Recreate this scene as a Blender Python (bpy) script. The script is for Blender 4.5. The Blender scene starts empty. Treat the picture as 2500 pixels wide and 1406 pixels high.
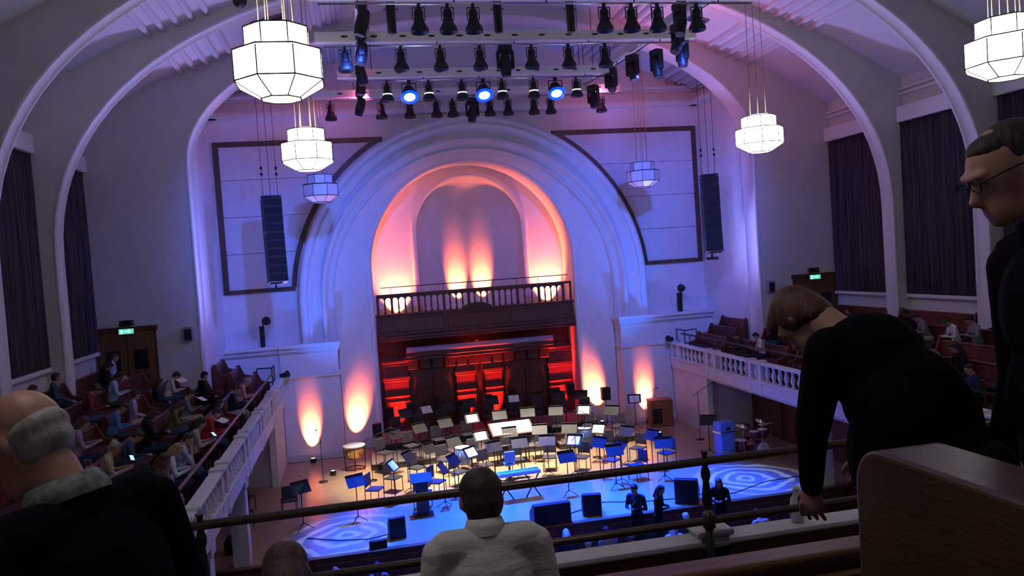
import bpy, math, random
import numpy as np
from mathutils import Vector, Matrix

# ---------------------------------------------------------------- camera, world, exposure
scene = bpy.context.scene
root_col = scene.collection
CAM = Vector((-4.63, 0.0, 8.0))
yaw, pitch, roll = 0.1978, 0.0372, 0.0683
fwd = Vector((math.sin(yaw)*math.cos(pitch), math.cos(yaw)*math.cos(pitch), -math.sin(pitch)))
r0 = Vector((math.cos(yaw), -math.sin(yaw), 0)); u0 = r0.cross(fwd)
cr, sr = math.cos(roll), math.sin(roll)
rgt = r0*cr - u0*sr; upv = u0*cr + r0*sr
cam_data = bpy.data.cameras.new('camera'); cam = bpy.data.objects.new('camera', cam_data)
root_col.objects.link(cam)
cam_data.sensor_width = 36.0; cam_data.lens = 1880/2500*36.0; cam_data.clip_start = 0.05
m = Matrix.Identity(4)
for i in range(3):
    m[i][0] = rgt[i]; m[i][1] = upv[i]; m[i][2] = -fwd[i]; m[i][3] = CAM[i]
cam.matrix_world = m
scene.camera = cam
world = bpy.data.worlds.new('world'); scene.world = world; world.use_nodes = True
world.node_tree.nodes['Background'].inputs[0].default_value = (0.05, 0.045, 0.06, 1)
world.node_tree.nodes['Background'].inputs[1].default_value = 0.05
scene.view_settings.view_transform = 'Standard'; scene.view_settings.look = 'None'
scene.view_settings.gamma = 1.0; scene.view_settings.use_curve_mapping = False
scene.view_settings.exposure = 0.0
scene.cycles.max_bounces = 6; scene.cycles.diffuse_bounces = 4
scene.cycles.sample_clamp_indirect = 6.0

D1, D2 = 25.23, 29.68           # proscenium wall, stage back wall
ST = 1.1                        # stage floor level
PI = math.pi
rnd = random.Random(7)

def aim(loc, target):
    return (Vector(target)-Vector(loc)).to_track_quat('-Z', 'Y').to_euler()

def spot(name, loc, target, color, power, angle, blend=0.6, size=0.08, parent=None):
    d = bpy.data.lights.new(name, 'SPOT'); d.color = color; d.energy = power
    d.spot_size = math.radians(angle); d.spot_blend = blend; d.shadow_soft_size = size
    o = bpy.data.objects.new(name, d); root_col.objects.link(o)
    o.location = loc; o.rotation_euler = aim(loc, target)
    return o

# rig beams (housings built further down), plus beams added to tint soffits and ceiling
BLUE = (0.0, 0.05, 1.0); VIO = (0.06, 0.14, 1.0); WARM = (1.0, 0.84, 0.66); PINK = (1.0, 0.16, 0.42)
for x, tx in ((-2.7, -3.1), (-.46, 0.2), (1.79, 3.7)):
    spot('blue_wash_beam', (x, 22.9, 12.9), (tx, 20.3, 1.1), BLUE, 75000, 36, .8, .15)
for x in (-3.34, -1.11, .12, 2.46):
    spot('white_lantern_beam', (x, 23.1, 12.9), (x*1.1, 25.2, 1.1), WARM, 13000, 30, .8, .1)
spot('violet_niche_beam', (-.49, 19.5, 13.1), (0, 31.9, 9.0), VIO, 3000, 30, .9, .1)
for s in (-1, 1):
    spot('violet_wall_beam', (s*4.1, 18.0, 13.1), (s*6.5, 29.7, 8.4), VIO, 3800, 60, .9, .2)
    spot('added_soffit_beam', (s*7.6, 28.5, 4.9), (s*7.2, 19.0, 16.0), (.30, .32, 1.0), 3000, 80, 1, .5)  # lavender beam added at the gallery front to tint the rib soffits
    spot('violet_jamb_beam', (-s*4.1, 21.4, 13.0), (s*9.5, 27.4, 7.8), (.12, .13, 1.0), 4000, 34, 1, .2)
    spot('added_pink_beam', (s*3.0, 28.9, 5.2), (s*8.5, 21.0, 15.0), (1.0, .30, .50), 420, 60, 1, .5)  # pink beam without a housing, added to tint the bay ceilings
    spot('added_pink_ceiling_beam', (s*3.9, 25.6, 13.5), (s*6.0, 27.5, 15.3), PINK, 300, 150, 1, .1)  # added pink beam, stands in for red spill on the stage ceiling
    spot('added_pink_ceiling_beam', (s*4.0, 21.4, 13.6), (s*7.2, 23.6, 15.2), PINK, 240, 140, 1, .1)  # same added pink spill for the next ceiling bay
def gobo(name, loc, target, color, power, angle, scale):
    o = spot(name, loc, target, color, power, angle, .4, .01); d = o.data; d.use_nodes = True; nt = d.node_tree
    em = next(n for n in nt.nodes if n.type == 'EMISSION')
    tc = nt.nodes.new('ShaderNodeTexCoord'); sx = nt.nodes.new('ShaderNodeSeparateXYZ'); nt.links.new(tc.outputs['Normal'], sx.inputs[0])
    cb = nt.nodes.new('ShaderNodeCombineXYZ')
    for i in (0, 1):
        dv = nt.nodes.new('ShaderNodeMath'); dv.operation = 'DIVIDE'; nt.links.new(sx.outputs[i], dv.inputs[0]); nt.links.new(sx.outputs[2], dv.inputs[1]); nt.links.new(dv.outputs[0], cb.inputs[i])
    wv = nt.nodes.new('ShaderNodeTexWave'); wv.wave_type = 'RINGS'; wv.rings_direction = 'Z'; wv.inputs['Scale'].default_value = scale; wv.inputs['Distortion'].default_value = 5; wv.inputs['Detail Scale'].default_value = 1.5
    nt.links.new(cb.outputs[0], wv.inputs['Vector']); rp = nt.nodes.new('ShaderNodeValToRGB'); rp.color_ramp.elements[0].position = .62; rp.color_ramp.elements[1].position = .72
    nt.links.new(wv.outputs['Fac'], rp.inputs[0]); nt.links.new(rp.outputs[0], em.inputs['Strength'])
gobo('pattern_beam', (-4.1, 25.2, 12.9), (-5.4, 20.4, 1.1), (.25, .55, 1), 7000, 16, 9)
gobo('pattern_beam', (3.75, 21.5, 12.9), (6.2, 20.7, 1.1), (.30, .62, 1), 7000, 16, 9)


# ---------------------------------------------------------------- helpers
def link(o): root_col.objects.link(o); return o

def tag(o, label=None, cat=None, group=None, kind=None):
    if label: o['label'] = label
    if cat: o['category'] = cat
    if group: o['group'] = group
    if kind: o['kind'] = kind
    return o

def empty(name, loc=(0,0,0), rz=0.0, label=None, cat=None, group=None, kind=None, rot=None):
    o = bpy.data.objects.new(name, None); o.empty_display_size = 0.1; link(o)
    o.location = loc; o.rotation_euler = rot if rot else (0, 0, rz)
    return tag(o, label, cat, group, kind)

class MB:
    def __init__(s): s.v = []; s.f = []; s.smooth = set()
    def add(s, vs, fs, smooth=False, M=None):
        b = len(s.v)
        if M is not None: vs = [tuple(M @ Vector(p)) for p in vs]
        s.v += [tuple(p) for p in vs]
        for f in fs:
            if smooth: s.smooth.add(len(s.f))
            s.f.append([i+b for i in f])
        return s
    def box(s, c, d, M=None):
        x, y, z = c; a, b, h = d[0]/2, d[1]/2, d[2]/2
        vs = [(x-a,y-b,z-h),(x+a,y-b,z-h),(x+a,y+b,z-h),(x-a,y+b,z-h),(x-a,y-b,z+h),(x+a,y-b,z+h),(x+a,y+b,z+h),(x-a,y+b,z+h)]
        return s.add(vs, [(0,3,2,1),(4,5,6,7),(0,1,5,4),(1,2,6,5),(2,3,7,6),(3,0,4,7)], False, M)
    def bb(s, x0, x1, y0, y1, z0, z1, M=None):
        return s.box(((x0+x1)/2,(y0+y1)/2,(z0+z1)/2), (abs(x1-x0),abs(y1-y0),abs(z1-z0)), M)
    def prism(s, poly, axis, a, b, M=None):
        n = len(poly)
        def pt(p, t):
            if axis == 'y': return (p[0], t, p[1])
            if axis == 'x': return (t, p[0], p[1])
            return (p[0], p[1], t)
        vs = [pt(p, a) for p in poly] + [pt(p, b) for p in poly]
        fs = [list(range(n)), list(range(2*n-1, n-1, -1))] + [(i, i+n, (i+1) % n+n, (i+1) % n) for i in range(n)]
        return s.add(vs, fs, False, M)
    def ring(s, p, axis, r, n):
        ax = Vector(axis).normalized(); t = Vector((0,0,1)) if abs(ax.z) < 0.9 else Vector((1,0,0))
        u = ax.cross(t).normalized(); w = ax.cross(u)
        return [Vector(p)+u*(r*math.cos(2*PI*i/n))+w*(r*math.sin(2*PI*i/n)) for i in range(n)]
    def cyl(s, p0, p1, r0, r1=None, n=10, M=None):
        r1 = r0 if r1 is None else r1; ax = Vector(p1)-Vector(p0)
        vs = s.ring(p0, ax, r0, n)+s.ring(p1, ax, r1, n)
        s.add(vs, [(i, (i+1) % n, (i+1) % n+n, i+n) for i in range(n)], True, M)
        b = len(s.v)-2*n
        s.f.append([b+i for i in range(n-1, -1, -1)]); s.f.append([b+n+i for i in range(n)])
        return s
    def tube(s, pts, r, n=8, M=None):
        rings = []
        for i, p in enumerate(pts):
            a = Vector(pts[max(i-1, 0)]); c = Vector(pts[min(i+1, len(pts)-1)])
            rings.append(s.ring(p, c-a, r, n))
        return s.loft(rings, M=M)
    def loft(s, rings, closed=True, cap=True, smooth=True, M=None):
        n = len(rings[0]); vs = [tuple(p) for rg in rings for p in rg]; fs = []
        for k in range(len(rings)-1):
            for i in range(n if closed else n-1):
                j = (i+1) % n; fs.append((k*n+i, k*n+j, (k+1)*n+j, (k+1)*n+i))
        s.add(vs, fs, smooth, M)
        if cap and closed:
            b = len(s.v)-len(vs)
            s.f.append([b+i for i in range(n-1, -1, -1)]); s.f.append([b+len(vs)-n+i for i in range(n)])
        return s
    def lathe(s, prof, n=16, c=(0,0,0), M=None, smooth=True, phase=0.0):
        rings = [[(c[0]+r*math.cos(2*PI*(i+phase)/n), c[1]+r*math.sin(2*PI*(i+phase)/n), c[2]+z) for i in range(n)] for r, z in prof]
        return s.loft(rings, smooth=smooth, M=M)
    def annul(s, prof, n=16, c=(0,0,0), M=None):
        prof = list(prof)+[prof[0]]
        rings = [[(c[0]+r*math.cos(2*PI*i/n), c[1]+r*math.sin(2*PI*i/n), c[2]+z) for i in range(n)] for r, z in prof]
        return s.loft(rings, cap=False, M=M)
    def ell(s, c, r, n=12, mm=8, M=None):
        prof = [(math.sin(PI*k/mm), -math.cos(PI*k/mm)) for k in range(mm+1)]
        rings = [[(c[0]+max(a, 0.01)*r[0]*math.cos(2*PI*i/n), c[1]+max(a, 0.01)*r[1]*math.sin(2*PI*i/n), c[2]+z*r[2]) for i in range(n)] for a, z in prof]
        return s.loft(rings, M=M)
    def mesh(s, name, mat=None):
        me = bpy.data.meshes.new(name); me.from_pydata(s.v, [], s.f)
        if s.smooth: me.polygons.foreach_set('use_smooth', [i in s.smooth for i in range(len(s.f))])
        for mt in (mat if isinstance(mat, (list, tuple)) else [mat]):
            if mt: me.materials.append(mt)
        me.validate(); me.update(); return me
    def build(s, name, mat, parent=None, bevel=0.0, seg=1):
        o = bpy.data.objects.new(name, s.mesh(name, mat)); link(o)
        if parent is not None: o.parent = parent
        if bevel:
            b = o.modifiers.new('bevel', 'BEVEL'); b.width = bevel; b.segments = seg; b.limit_method = 'ANGLE'; b.angle_limit = 0.7
        return o

def inst(me, name, parent=None, loc=(0,0,0), rot=(0,0,0), scale=None):
    o = bpy.data.objects.new(name, me); link(o); o.location = loc; o.rotation_euler = rot
    if scale: o.scale = scale
    if parent is not None: o.parent = parent
    return o

def copy_tree(o, parent=None):
    c = o.copy(); link(c); c.parent = parent
    for ch in list(o.children): copy_tree(ch, c)
    return c

def RZ(a): return Matrix.Rotation(a, 4, 'Z')
def TR(x, y, z): return Matrix.Translation((x, y, z))

ORD = 'first second third fourth fifth sixth seventh eighth ninth tenth eleventh twelfth thirteenth fourteenth fifteenth'.split()

# ---------------------------------------------------------------- materials
MATS = {}
def mat(name, col, rough=0.6, metal=0.0, noise=0.0, nscale=6.0, bump=0.0, bscale=40.0, stretch=None, emit=None, estr=0.0, spec=0.5, col2=None):
    if name in MATS: return MATS[name]
    mt = bpy.data.materials.new(name); mt.use_nodes = True; nt = mt.node_tree; b = nt.nodes['Principled BSDF']
    b.inputs['Roughness'].default_value = rough; b.inputs['Metallic'].default_value = metal
    b.inputs['Specular IOR Level'].default_value = spec
    b.inputs['Base Color'].default_value = (*col, 1)
    tc = None
    if noise or bump:
        tc = nt.nodes.new('ShaderNodeTexCoord'); mp = nt.nodes.new('ShaderNodeMapping')
        nt.links.new(tc.outputs['Object'], mp.inputs[0])
        if stretch: mp.inputs['Scale'].default_value = stretch
    if noise:
        nz = nt.nodes.new('ShaderNodeTexNoise'); nz.inputs['Scale'].default_value = nscale; nz.inputs['Detail'].default_value = 5
        nt.links.new(mp.outputs[0], nz.inputs['Vector'])
        rp = nt.nodes.new('ShaderNodeValToRGB'); rp.color_ramp.elements[0].position = 0.3; rp.color_ramp.elements[1].position = 0.7
        c2 = col2 if col2 else [min(1, c*(1+noise)) for c in col]
        rp.color_ramp.elements[0].color = (*[c*(1-noise) for c in col], 1) if not col2 else (*col, 1)
        rp.color_ramp.elements[1].color = (*c2, 1)
        nt.links.new(nz.outputs[0], rp.inputs[0]); nt.links.new(rp.outputs[0], b.inputs['Base Color'])
    if bump:
        nz = nt.nodes.new('ShaderNodeTexNoise'); nz.inputs['Scale'].default_value = bscale; nz.inputs['Detail'].default_value = 3
        nt.links.new(mp.outputs[0], nz.inputs['Vector'])
        bp = nt.nodes.new('ShaderNodeBump'); bp.inputs['Strength'].default_value = bump; bp.inputs['Distance'].default_value = 0.02
        nt.links.new(nz.outputs[0], bp.inputs['Height']); nt.links.new(bp.outputs[0], b.inputs['Normal'])
    if emit:
        b.inputs['Emission Color'].default_value = (*emit, 1); b.inputs['Emission Strength'].default_value = estr
    MATS[name] = mt; return mt

cream = mat('cream_plaster', (0.60, 0.575, 0.545), 0.85, noise=0.04, nscale=1.5, bump=0.15, bscale=60)
white_p = mat('white_plaster', (0.72, 0.70, 0.70), 0.8, noise=0.04, nscale=2.0, bump=0.12, bscale=50)
ceil_m = mat('ceiling_paint', (0.66, 0.64, 0.64), 0.85, noise=0.03, nscale=1.0)
brown_trim = mat('dark_brown_trim', (0.09, 0.045, 0.025), 0.5, noise=0.3, nscale=3, stretch=(1, 1, 0.2))
panel_m = mat('fabric_panel', (0.60, 0.58, 0.60), 0.95, noise=0.05, nscale=3, bump=0.1, bscale=120)
wood_dark = mat('dark_oak', (0.09, 0.036, 0.016), 0.42, noise=0.45, nscale=5, stretch=(6, 6, 0.5), bump=0.1)
wood_pew = mat('pew_wood', (0.13, 0.035, 0.022), 0.38, noise=0.35, nscale=4, stretch=(5, 0.6, 5), bump=0.06)
wood_end = mat('bench_end_oak', (0.075, 0.033, 0.010), 0.36, noise=0.28, nscale=3, stretch=(14, 0.8, 3), bump=0.12, bscale=30)
bench_oak_lit = mat('bench_oak_lit', (0.17, 0.075, 0.028), 0.38, noise=0.3, nscale=3, stretch=(0.8, 12, 6), bump=0.08, bscale=30)  # lighter copy of the bench end oak, warm light put into its colour
wood_door = mat('door_oak', (0.14, 0.065, 0.02), 0.45, noise=0.3, nscale=4, stretch=(6, 6, 0.6))
stage_wood = mat('stage_boards', (0.42, 0.285, 0.17), 0.17, noise=0.16, nscale=2.5, stretch=(0.6, 7, 1), bump=0.03)
floor_m = mat('stalls_carpet', (0.05, 0.02, 0.025), 0.95, noise=0.3, nscale=12)
gal_floor = mat('gallery_carpet', (0.04, 0.014, 0.018), 0.95, noise=0.3, nscale=10)
curtain_m = mat('curtain_velvet', (0.028, 0.021, 0.03), 0.95, spec=0.1, noise=0.5, nscale=3, stretch=(3, 8, 0.15), col2=(0.085, 0.068, 0.088))
black_metal = mat('black_metal', (0.012, 0.012, 0.014), 0.5, metal=0.3)
black_plastic = mat('black_plastic', (0.007, 0.007, 0.008), 0.55)
lantern_black = mat('lantern_black', (0.008, 0.008, 0.009), 0.55, noise=0.3, nscale=8)
grille_m = mat('speaker_grille', (0.006, 0.006, 0.007), 0.7, bump=0.5, bscale=300)
rail_bronze = mat('rail_bronze', (0.10, 0.07, 0.055), 0.36, metal=0.6, noise=0.2, nscale=8)
rail_lit_red = mat('rail_lit_red_brown', (0.26, 0.10, 0.09), 0.35)  # pink light on the left gallery handrail's metal put into this colour
steel = mat('polished_steel', (0.6, 0.6, 0.62), 0.25, metal=1.0)
cymbal_m = mat('cymbal_brass', (0.75, 0.6, 0.3), 0.25, metal=1.0)
copper_m = mat('kettle_copper', (0.70, 0.40, 0.18), 0.28, metal=0.9)
stand_white = mat('bar_white', (0.78, 0.75, 0.70), 0.6)
hole_m = mat('bar_slot', (0.03, 0.03, 0.035), 0.7)
paper_m = mat('sheet_paper', (0.85, 0.84, 0.8), 0.8)
coping_m = mat('coping_white', (0.62, 0.60, 0.57), 0.6, noise=0.06, nscale=6)
vent_m = mat('vent_grey', (0.16, 0.15, 0.14), 0.6)
glass_dark = mat('dark_glass', (0.01, 0.01, 0.012), 0.1)
seat_m = mat('seat_fabric', (0.06, 0.012, 0.03), 0.9)
skin_m = mat('skin', (0.42, 0.23, 0.17), 0.55, noise=0.08, nscale=12)
cable_m = mat('cable_grey', (0.05, 0.05, 0.055), 0.6)
brass_rod = mat('brass_rod', (0.55, 0.42, 0.2), 0.35, metal=0.9)
lamp_on = mat('lantern_glass_lit', (0.9, 0.9, 0.85), 0.5, emit=(1.0, 0.985, 0.93), estr=6.3)
lamp_off = mat('lantern_glass', (0.62, 0.62, 0.66), 0.35)
lamp_frame = mat('lantern_frame', (0.05, 0.045, 0.035), 0.5, metal=0.5)
blue_lens = mat('lens_blue', (0.2, 0.4, 1), 0.3, emit=(0.30, 0.75, 1.0), estr=7.0)
cyan_lens = mat('lens_cyan', (0.2, 0.6, 1), 0.3, emit=(0.03, 0.50, 1.0), estr=1.6)
lamp_slit = mat('lamp_slit_white', (1, 1, 1), 0.3, emit=(1, 0.98, 0.85), estr=2.2)
amber_lens = mat('lens_amber', (1, 0.5, 0.2), 0.3, emit=(1, 0.45, 0.12), estr=18.0)
red_lens = mat('lens_red', (1, 0.1, 0.05), 0.3, emit=(1, 0.06, 0.03), estr=6.0)
exit_green = mat('exit_green', (0.1, 0.6, 0.4), 0.4, emit=(0.10, 0.62, 0.42), estr=1.0)
exit_pale = mat('exit_pale', (0.6, 0.9, 0.8), 0.4, emit=(0.55, 1.0, 0.85), estr=1.0)
phone_glow = mat('phone_screen', (0.5, 0.8, 0.9), 0.3, emit=(0.42, 0.85, 1.0), estr=1.1)
stage_black = mat('riser_black', (0.03, 0.028, 0.028), 0.6)

blue_halo = mat('lens_halo_blue', (0.0, 0.1, 0.6), 0.3, emit=(0.0, 0.03, 1.0), estr=3.0)  # emissive ring in place of the blue halo around the lens
# ================================================================ STRUCTURE
CEIL = [(12.55, 12.85), (10.16, 14.15), (9.4, 14.42), (7.84, 15.02), (5.2, 15.78), (3.0, 16.3), (0.0, 16.5)]
CE = [(-x, z) for x, z in CEIL] + [(x, z) for x, z in CEIL[-2::-1]]          # left wall to right wall
def ceil_z(x):
    x = abs(x); P = CEIL[::-1]
    for (a, za), (b, zb) in zip(P, P[1:]):
        if a <= x <= b: return za+(zb-za)*(x-a)/(b-a)
    return P[-1][1]

def struct(o, label=None): o['kind'] = 'structure'; tag(o, label); return o

YB = -4.0
# ceiling: a folded vault along the hall
g = MB(); g.prism(CE+[(12.9, 12.85), (12.9, 17.0), (-12.9, 17.0), (-12.9, 12.85)], 'y', YB, D2+3.6)
ceiling = struct(g.build('ceiling', ceil_m), 'pale sloping vaulted ceiling between the arched ribs')

# rounded roll mouldings on the ceiling slopes, five to a group
def bar_mesh(L):
    b = MB(); n = 8
    prof = [(0.10*math.cos(PI*k/n), -0.15*math.sin(PI*k/n)) for k in range(n+1)]
    r_ = [[(x, y, z) for x, z in prof] for y in (0, L)]
    b.loft(r_, closed=False, cap=False)
    for y in (0, L): b.f.append([len(b.v)-2*(n+1)+(0 if y == 0 else n+1)+k for k in range(n+1)])
    return b.mesh('roll_moulding', ceil_m)
def bars(y0, y1, xs):
    me = bar_mesh(y1-y0)
    for x in xs:
        o = inst(me, 'roll_moulding', ceiling, (x, y0, ceil_z(x)+0.03))
        o.rotation_euler = (0, -math.atan2(ceil_z(x+0.2)-ceil_z(x-0.2), 0.4), 0)
XG = [9.42, 9.06, 8.70, 8.34, 7.96]; XG2 = [5.5, 5.2, 4.9, 4.6]
for a, b_ in ((14.38, 17.7), (18.18, 21.4), (21.88, D1), (26.1, D2)):
    for s in (-1, 1): bars(a, b_, [s*x for x in XG]+[s*x for x in XG2])
for y in (16.2, 19.9, 23.4):
    for s in (-1, 1):
        x = s*6.6; sl = math.atan2(ceil_z(x+.3)-ceil_z(x-.3), .6)
        v = inst(MB().box((0, 0, 0), (0.95, 0.5, 0.05)).mesh('ceiling_vent', vent_m), 'ceiling_vent', ceiling, (x, y, ceil_z(x)-0.03), (0, -sl, 0))
        for k in range(4):
            inst(MB().box((0, -0.15+0.1*k, -0.03), (0.85, 0.05, 0.02)).mesh('vent_slat', hole_m), 'vent_slat', v)

# arched ribs across the hall
RA, RB, RC, RE = 12.05, 7.3, 8.8, 2.2
def rib_curve(n=48):
    sg = lambda v: (1 if v > 0 else -1)*abs(v)**(2/RE)
    return [(-RA*sg(math.cos(PI*k/n)), RC+RB*max(math.sin(PI*k/n), 0)**(2/RE)) for k in range(n+1)]
for i, y in enumerate((13.9, 17.7, 21.4)):
    cur = rib_curve()
    poly = [(-12.6, 4.3), (-12.6, 12.9)]+[(x, z+0.05) for x, z in CE]+[(12.6, 12.9), (12.6, 4.3), (12.05, 4.3)]+cur[::-1]+[(-12.05, 4.3)]
    rb = struct(MB().prism(poly, 'y', y, y+0.48).build('arched_rib', cream), ['arched plaster rib nearest the seats', 'arched plaster rib midway down the hall', 'arched plaster rib closest to the stage wall'][i])
    # soffit lining with raised edge bead; stage light put in as paler colour
    s_ = MB()
    full = [(-12.05, 4.35)]+cur+[(12.05, 4.35)]
    def off(d):
        out = []
        for k, (x, z) in enumerate(full):
            if k in (0, len(full)-1): out.append((x-d*(1 if x > 0 else -1), z)); continue
            nx, nz = (1 if x > 0 else -1)*abs(x)**(RE-1)/RA**RE, max(z-RC, 0)**(RE-1)/RB**RE; l = math.hypot(nx, nz); out.append((x-nx/l*d, z-nz/l*d))
        return out
    prof = [(0.0, y-0.02), (0.05, y-0.02), (0.05, y+0.05), (0.03, y+0.06), (0.03, y+0.42), (0.05, y+0.43), (0.05, y+0.50), (0.0, y+0.50)]
    rings = [[(p[0], yy, p[1]) for p in off(d)] for d, yy in prof]
    s_.loft(rings, closed=False, cap=False); s_.build('soffit_lit_lining', white_p, rb)

# proscenium wall (with the wide opening)
PA = [(-9.5*math.cos(PI*k/40), 11.6+4.5*math.sin(PI*k/40)) for k in range(41)]
poly = [(-12.55, 0), (-12.55, 12.9)]+[(x, z+0.05) for x, z in CE]+[(12.55, 12.9), (12.55, 0), (9.5, 0)]+PA[::-1]+[(-9.5, 0)]
wall_front = struct(MB().prism(poly, 'y', D1, D1+0.87).build('wall_front', cream), 'plain wall with the wide arched opening to the stage')
full = [(-9.5, 3.3)]+PA+[(9.5, 3.3)]
def poff(d):
    return [(x-d*(1 if x > 0 else -1) if k in (0, len(full)-1) else x*(1-d/9.5), z if k in (0, len(full)-1) else 11.6+(z-11.6)*(1-d/4.5)) for k, (x, z) in enumerate(full)]
rings = [[(p[0], yy, p[1]) for p in poff(d)] for d, yy in [(0, D1-.02), (.05, D1-.02), (.05, D1+.06), (.03, D1+.07), (.03, D1+.80), (.05, D1+.81), (.05, D1+.89), (0, D1+.89)]]
s_ = MB(); s_.loft(rings, closed=False, cap=False); s_.build('soffit_lit_lining', white_p, wall_front)  # paler lining again carries the stage light in its colour

# side walls of the stage recess and the back wall with its great arch
for s in (-1, 1):
    struct(MB().bb(s*9.5, s*9.85, D1+.87, D2+3, 0, 14.6).build('wall_stage_'+('left' if s < 0 else 'right'), white_p), 'white side wall of the stage recess, '+('left' if s < 0 else 'right'))
AZ = 6.83
def arch(R, zc, zb, n=48):
    return [(-R, zb)]+[(-R*math.cos(PI*k/n), zc+R*math.sin(PI*k/n)) for k in range(n+1)]+[(R, zb)]
LEDGE = 5.42
poly = [(-9.5, LEDGE-.1), (-9.5, 14.5)]+[(x, z+.05) for x, z in CE if abs(x) < 9.45]+[(9.5, 14.5), (9.5, LEDGE-.1)]+arch(6.72, AZ, LEDGE-.1)[::-1]
wall_back = struct(MB().prism(poly, 'y', D2, D2+.35).build('wall_back', white_p), 'pale back wall of the stage around the great arch')
def sweep(name, prof, zc, zb, mt, parent, n=48):
    b = MB(); b.loft([[(x, y, z) for x, z in arch(r, zc, zb, n)] for r, y in prof], closed=False, cap=False)
    return b.build(name, mt, parent)
sweep('arch_moulding', [(6.75, D2+.02), (6.75, 29.20), (6.68, 29.14), (6.57, 29.14), (6.53, 29.20), (6.48, 29.20), (6.44, 29.14), (6.36, 29.18), (6.31, 29.32), (6.12, 29.46), (5.99, 29.48)], AZ, LEDGE, white_p, wall_back)
sweep('arch_moulding', [(6.0, 29.50), (5.98, 29.34), (5.92, 29.26), (5.84, 29.28), (5.79, 29.38), (5.74, 29.56), (5.62, 29.68), (5.58, 29.62), (5.52, 29.66), (5.50, 29.97)], AZ, LEDGE-.3, white_p, wall_back)
# splayed surround down to the stage, then the deep inner reveal
b = MB(); A1, A2 = arch(5.5, AZ, ST), arch(4.06, 7.96, ST)
b.loft([[(x, 29.95, z) for x, z in A1], [(x*.75+u*.25, 30.02, z*.75+w*.25) for (x, z), (u, w) in zip(A1, A2)], [(x*.3+u*.7, 30.22, z*.3+w*.7) for (x, z), (u, w) in zip(A1, A2)], [(x, 30.4, z) for x, z in A2]], closed=False, cap=False)
b.build('arch_splay', white_p, wall_back)
sweep('arch_moulding', [(4.30, 30.36), (4.24, 30.28), (4.14, 30.26), (4.08, 30.30), (4.04, 30.36), (4.03, 30.45), (4.06, 30.5), (4.06, 31.95)], 7.96, ST, white_p, wall_back)
BF = 5.72                                            # loft balcony floor
poly = [(-4.3, BF-.6), (-4.3, 12.4), (4.3, 12.4), (4.3, BF-.6)]+[(x+.12, z) for x, z in arch(2.2, 9.38, BF-.6)[::-1]]
MB().prism(poly, 'y', 31.9, 32.05).build('loft_wall', white_p, wall_back)
b = MB(); rings = []
for z, rr in [(BF-.6, 2.2), (9.38, 2.2)]+[(9.38+2.2*math.sin(PI/2*k/12), 2.2*math.cos(PI/2*k/12)) for k in range(1, 13)]:
    rr = max(rr, .01); rings.append([(.12+rr*math.cos(PI*k/28), 31.95+1.1*(rr/2.2)*math.sin(PI*k/28), z) for k in range(29)])
b.loft(rings, closed=False, cap=False); b.build('niche_apse', white_p, wall_back)
b = MB(); b.loft([[(x+.12, y, z) for x, z in arch(r, 9.38, BF)] for r, y in [(2.46, 31.9), (2.44, 31.82), (2.36, 31.8), (2.30, 31.84), (2.24, 31.82), (2.2, 31.86), (2.19, 32.0)]], closed=False, cap=False)
b.build('arch_moulding', white_p, wall_back)

# cornice above the arch, returned along the side walls
def cornice(prof, z0, name, mt, parent):
    b = MB()
    for (z, h, d) in prof:
        b.bb(-9.5, 9.5, D2-d, D2+.01, z, z+h)
        for s in (-1, 1): b.bb(s*9.51, s*(9.5-d), D1+.87, D2, z, z+h)
    return b.build(name, mt, parent)
cornice([(13.70, .05, .06), (13.75, .18, .34), (13.93, .05, .22)], 0, 'cornice_lower_band', white_p, wall_back)
cornice([(14.34, .08, .12), (14.42, .12, .28), (14.54, .05, .16)], 0, 'cornice_upper_band', white_p, wall_back)
# scalloped reliefs above the cornice
sc = MB().prism([(.55*math.cos(PI*k/14), .42*math.sin(PI*k/14)) for k in range(15)], 'y', -.04, 0).mesh('scallop_relief', ceil_m)
for k in range(9): inst(sc, 'scallop_relief', wall_back, (-5.2+1.3*k, D2, 14.62))

# framed acoustic panels either side of the arch
def panel_zs(z0, z1): return [z0+(z1-z0)*k/10 for k in range(11)]
def ax(z, R): return R if z <= AZ else math.sqrt(max(R*R-(z-AZ)**2, 0))
for s in (-1, 1):
    nm = 'left' if s < 0 else 'right'
    pr = empty('acoustic_panel', (0, 0, 0), 0, f'pale acoustic wall panel in a brown frame {nm} of the great arch', 'wall panel', 'framed panels beside the arch')
    zb, zt, xo, R = 7.40, 12.95, 9.40, 6.86
    levels = [zb+.1, 8.85, 10.2, 11.55, zt-.1]
    for z0, z1 in zip(levels, levels[1:]):
        z0 += .012; z1 -= .012
        zs = [z0+(z1-z0)*k/8 for k in range(9)]
        poly = [(s*(xo-.1), z0), (s*(xo-.1), z1)]+[(s*(ax(z, R+.12)+.02), z) for z in zs[::-1]]
        MB().prism(poly, 'y', D2-.06, D2-.005).build('fabric_section', panel_m, pr)
    MB().bb(s*(xo-.20), s*xo, D2-.09, D2, zb, zt).build('frame_rail', brown_trim, pr)
    MB().bb(s*(R+.02), s*(xo-.20), D2-.09, D2, zb, zb+.15).build('frame_rail', brown_trim, pr)
    MB().bb(s*ax(zt-.05, R+.05), s*(xo-.20), D2-.09, D2, zt-.19, zt).build('frame_rail', brown_trim, pr)
    zs = [zb+.15+(zt-zb-.34)*k/24 for k in range(25)]
    poly = [(s*ax(z, R), z) for z in zs]+[(s*ax(z, R+.18), z) for z in zs[::-1]]
    MB().prism(poly, 'y', D2-.09, D2).build('curved_frame_rail', brown_trim, pr)

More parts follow.
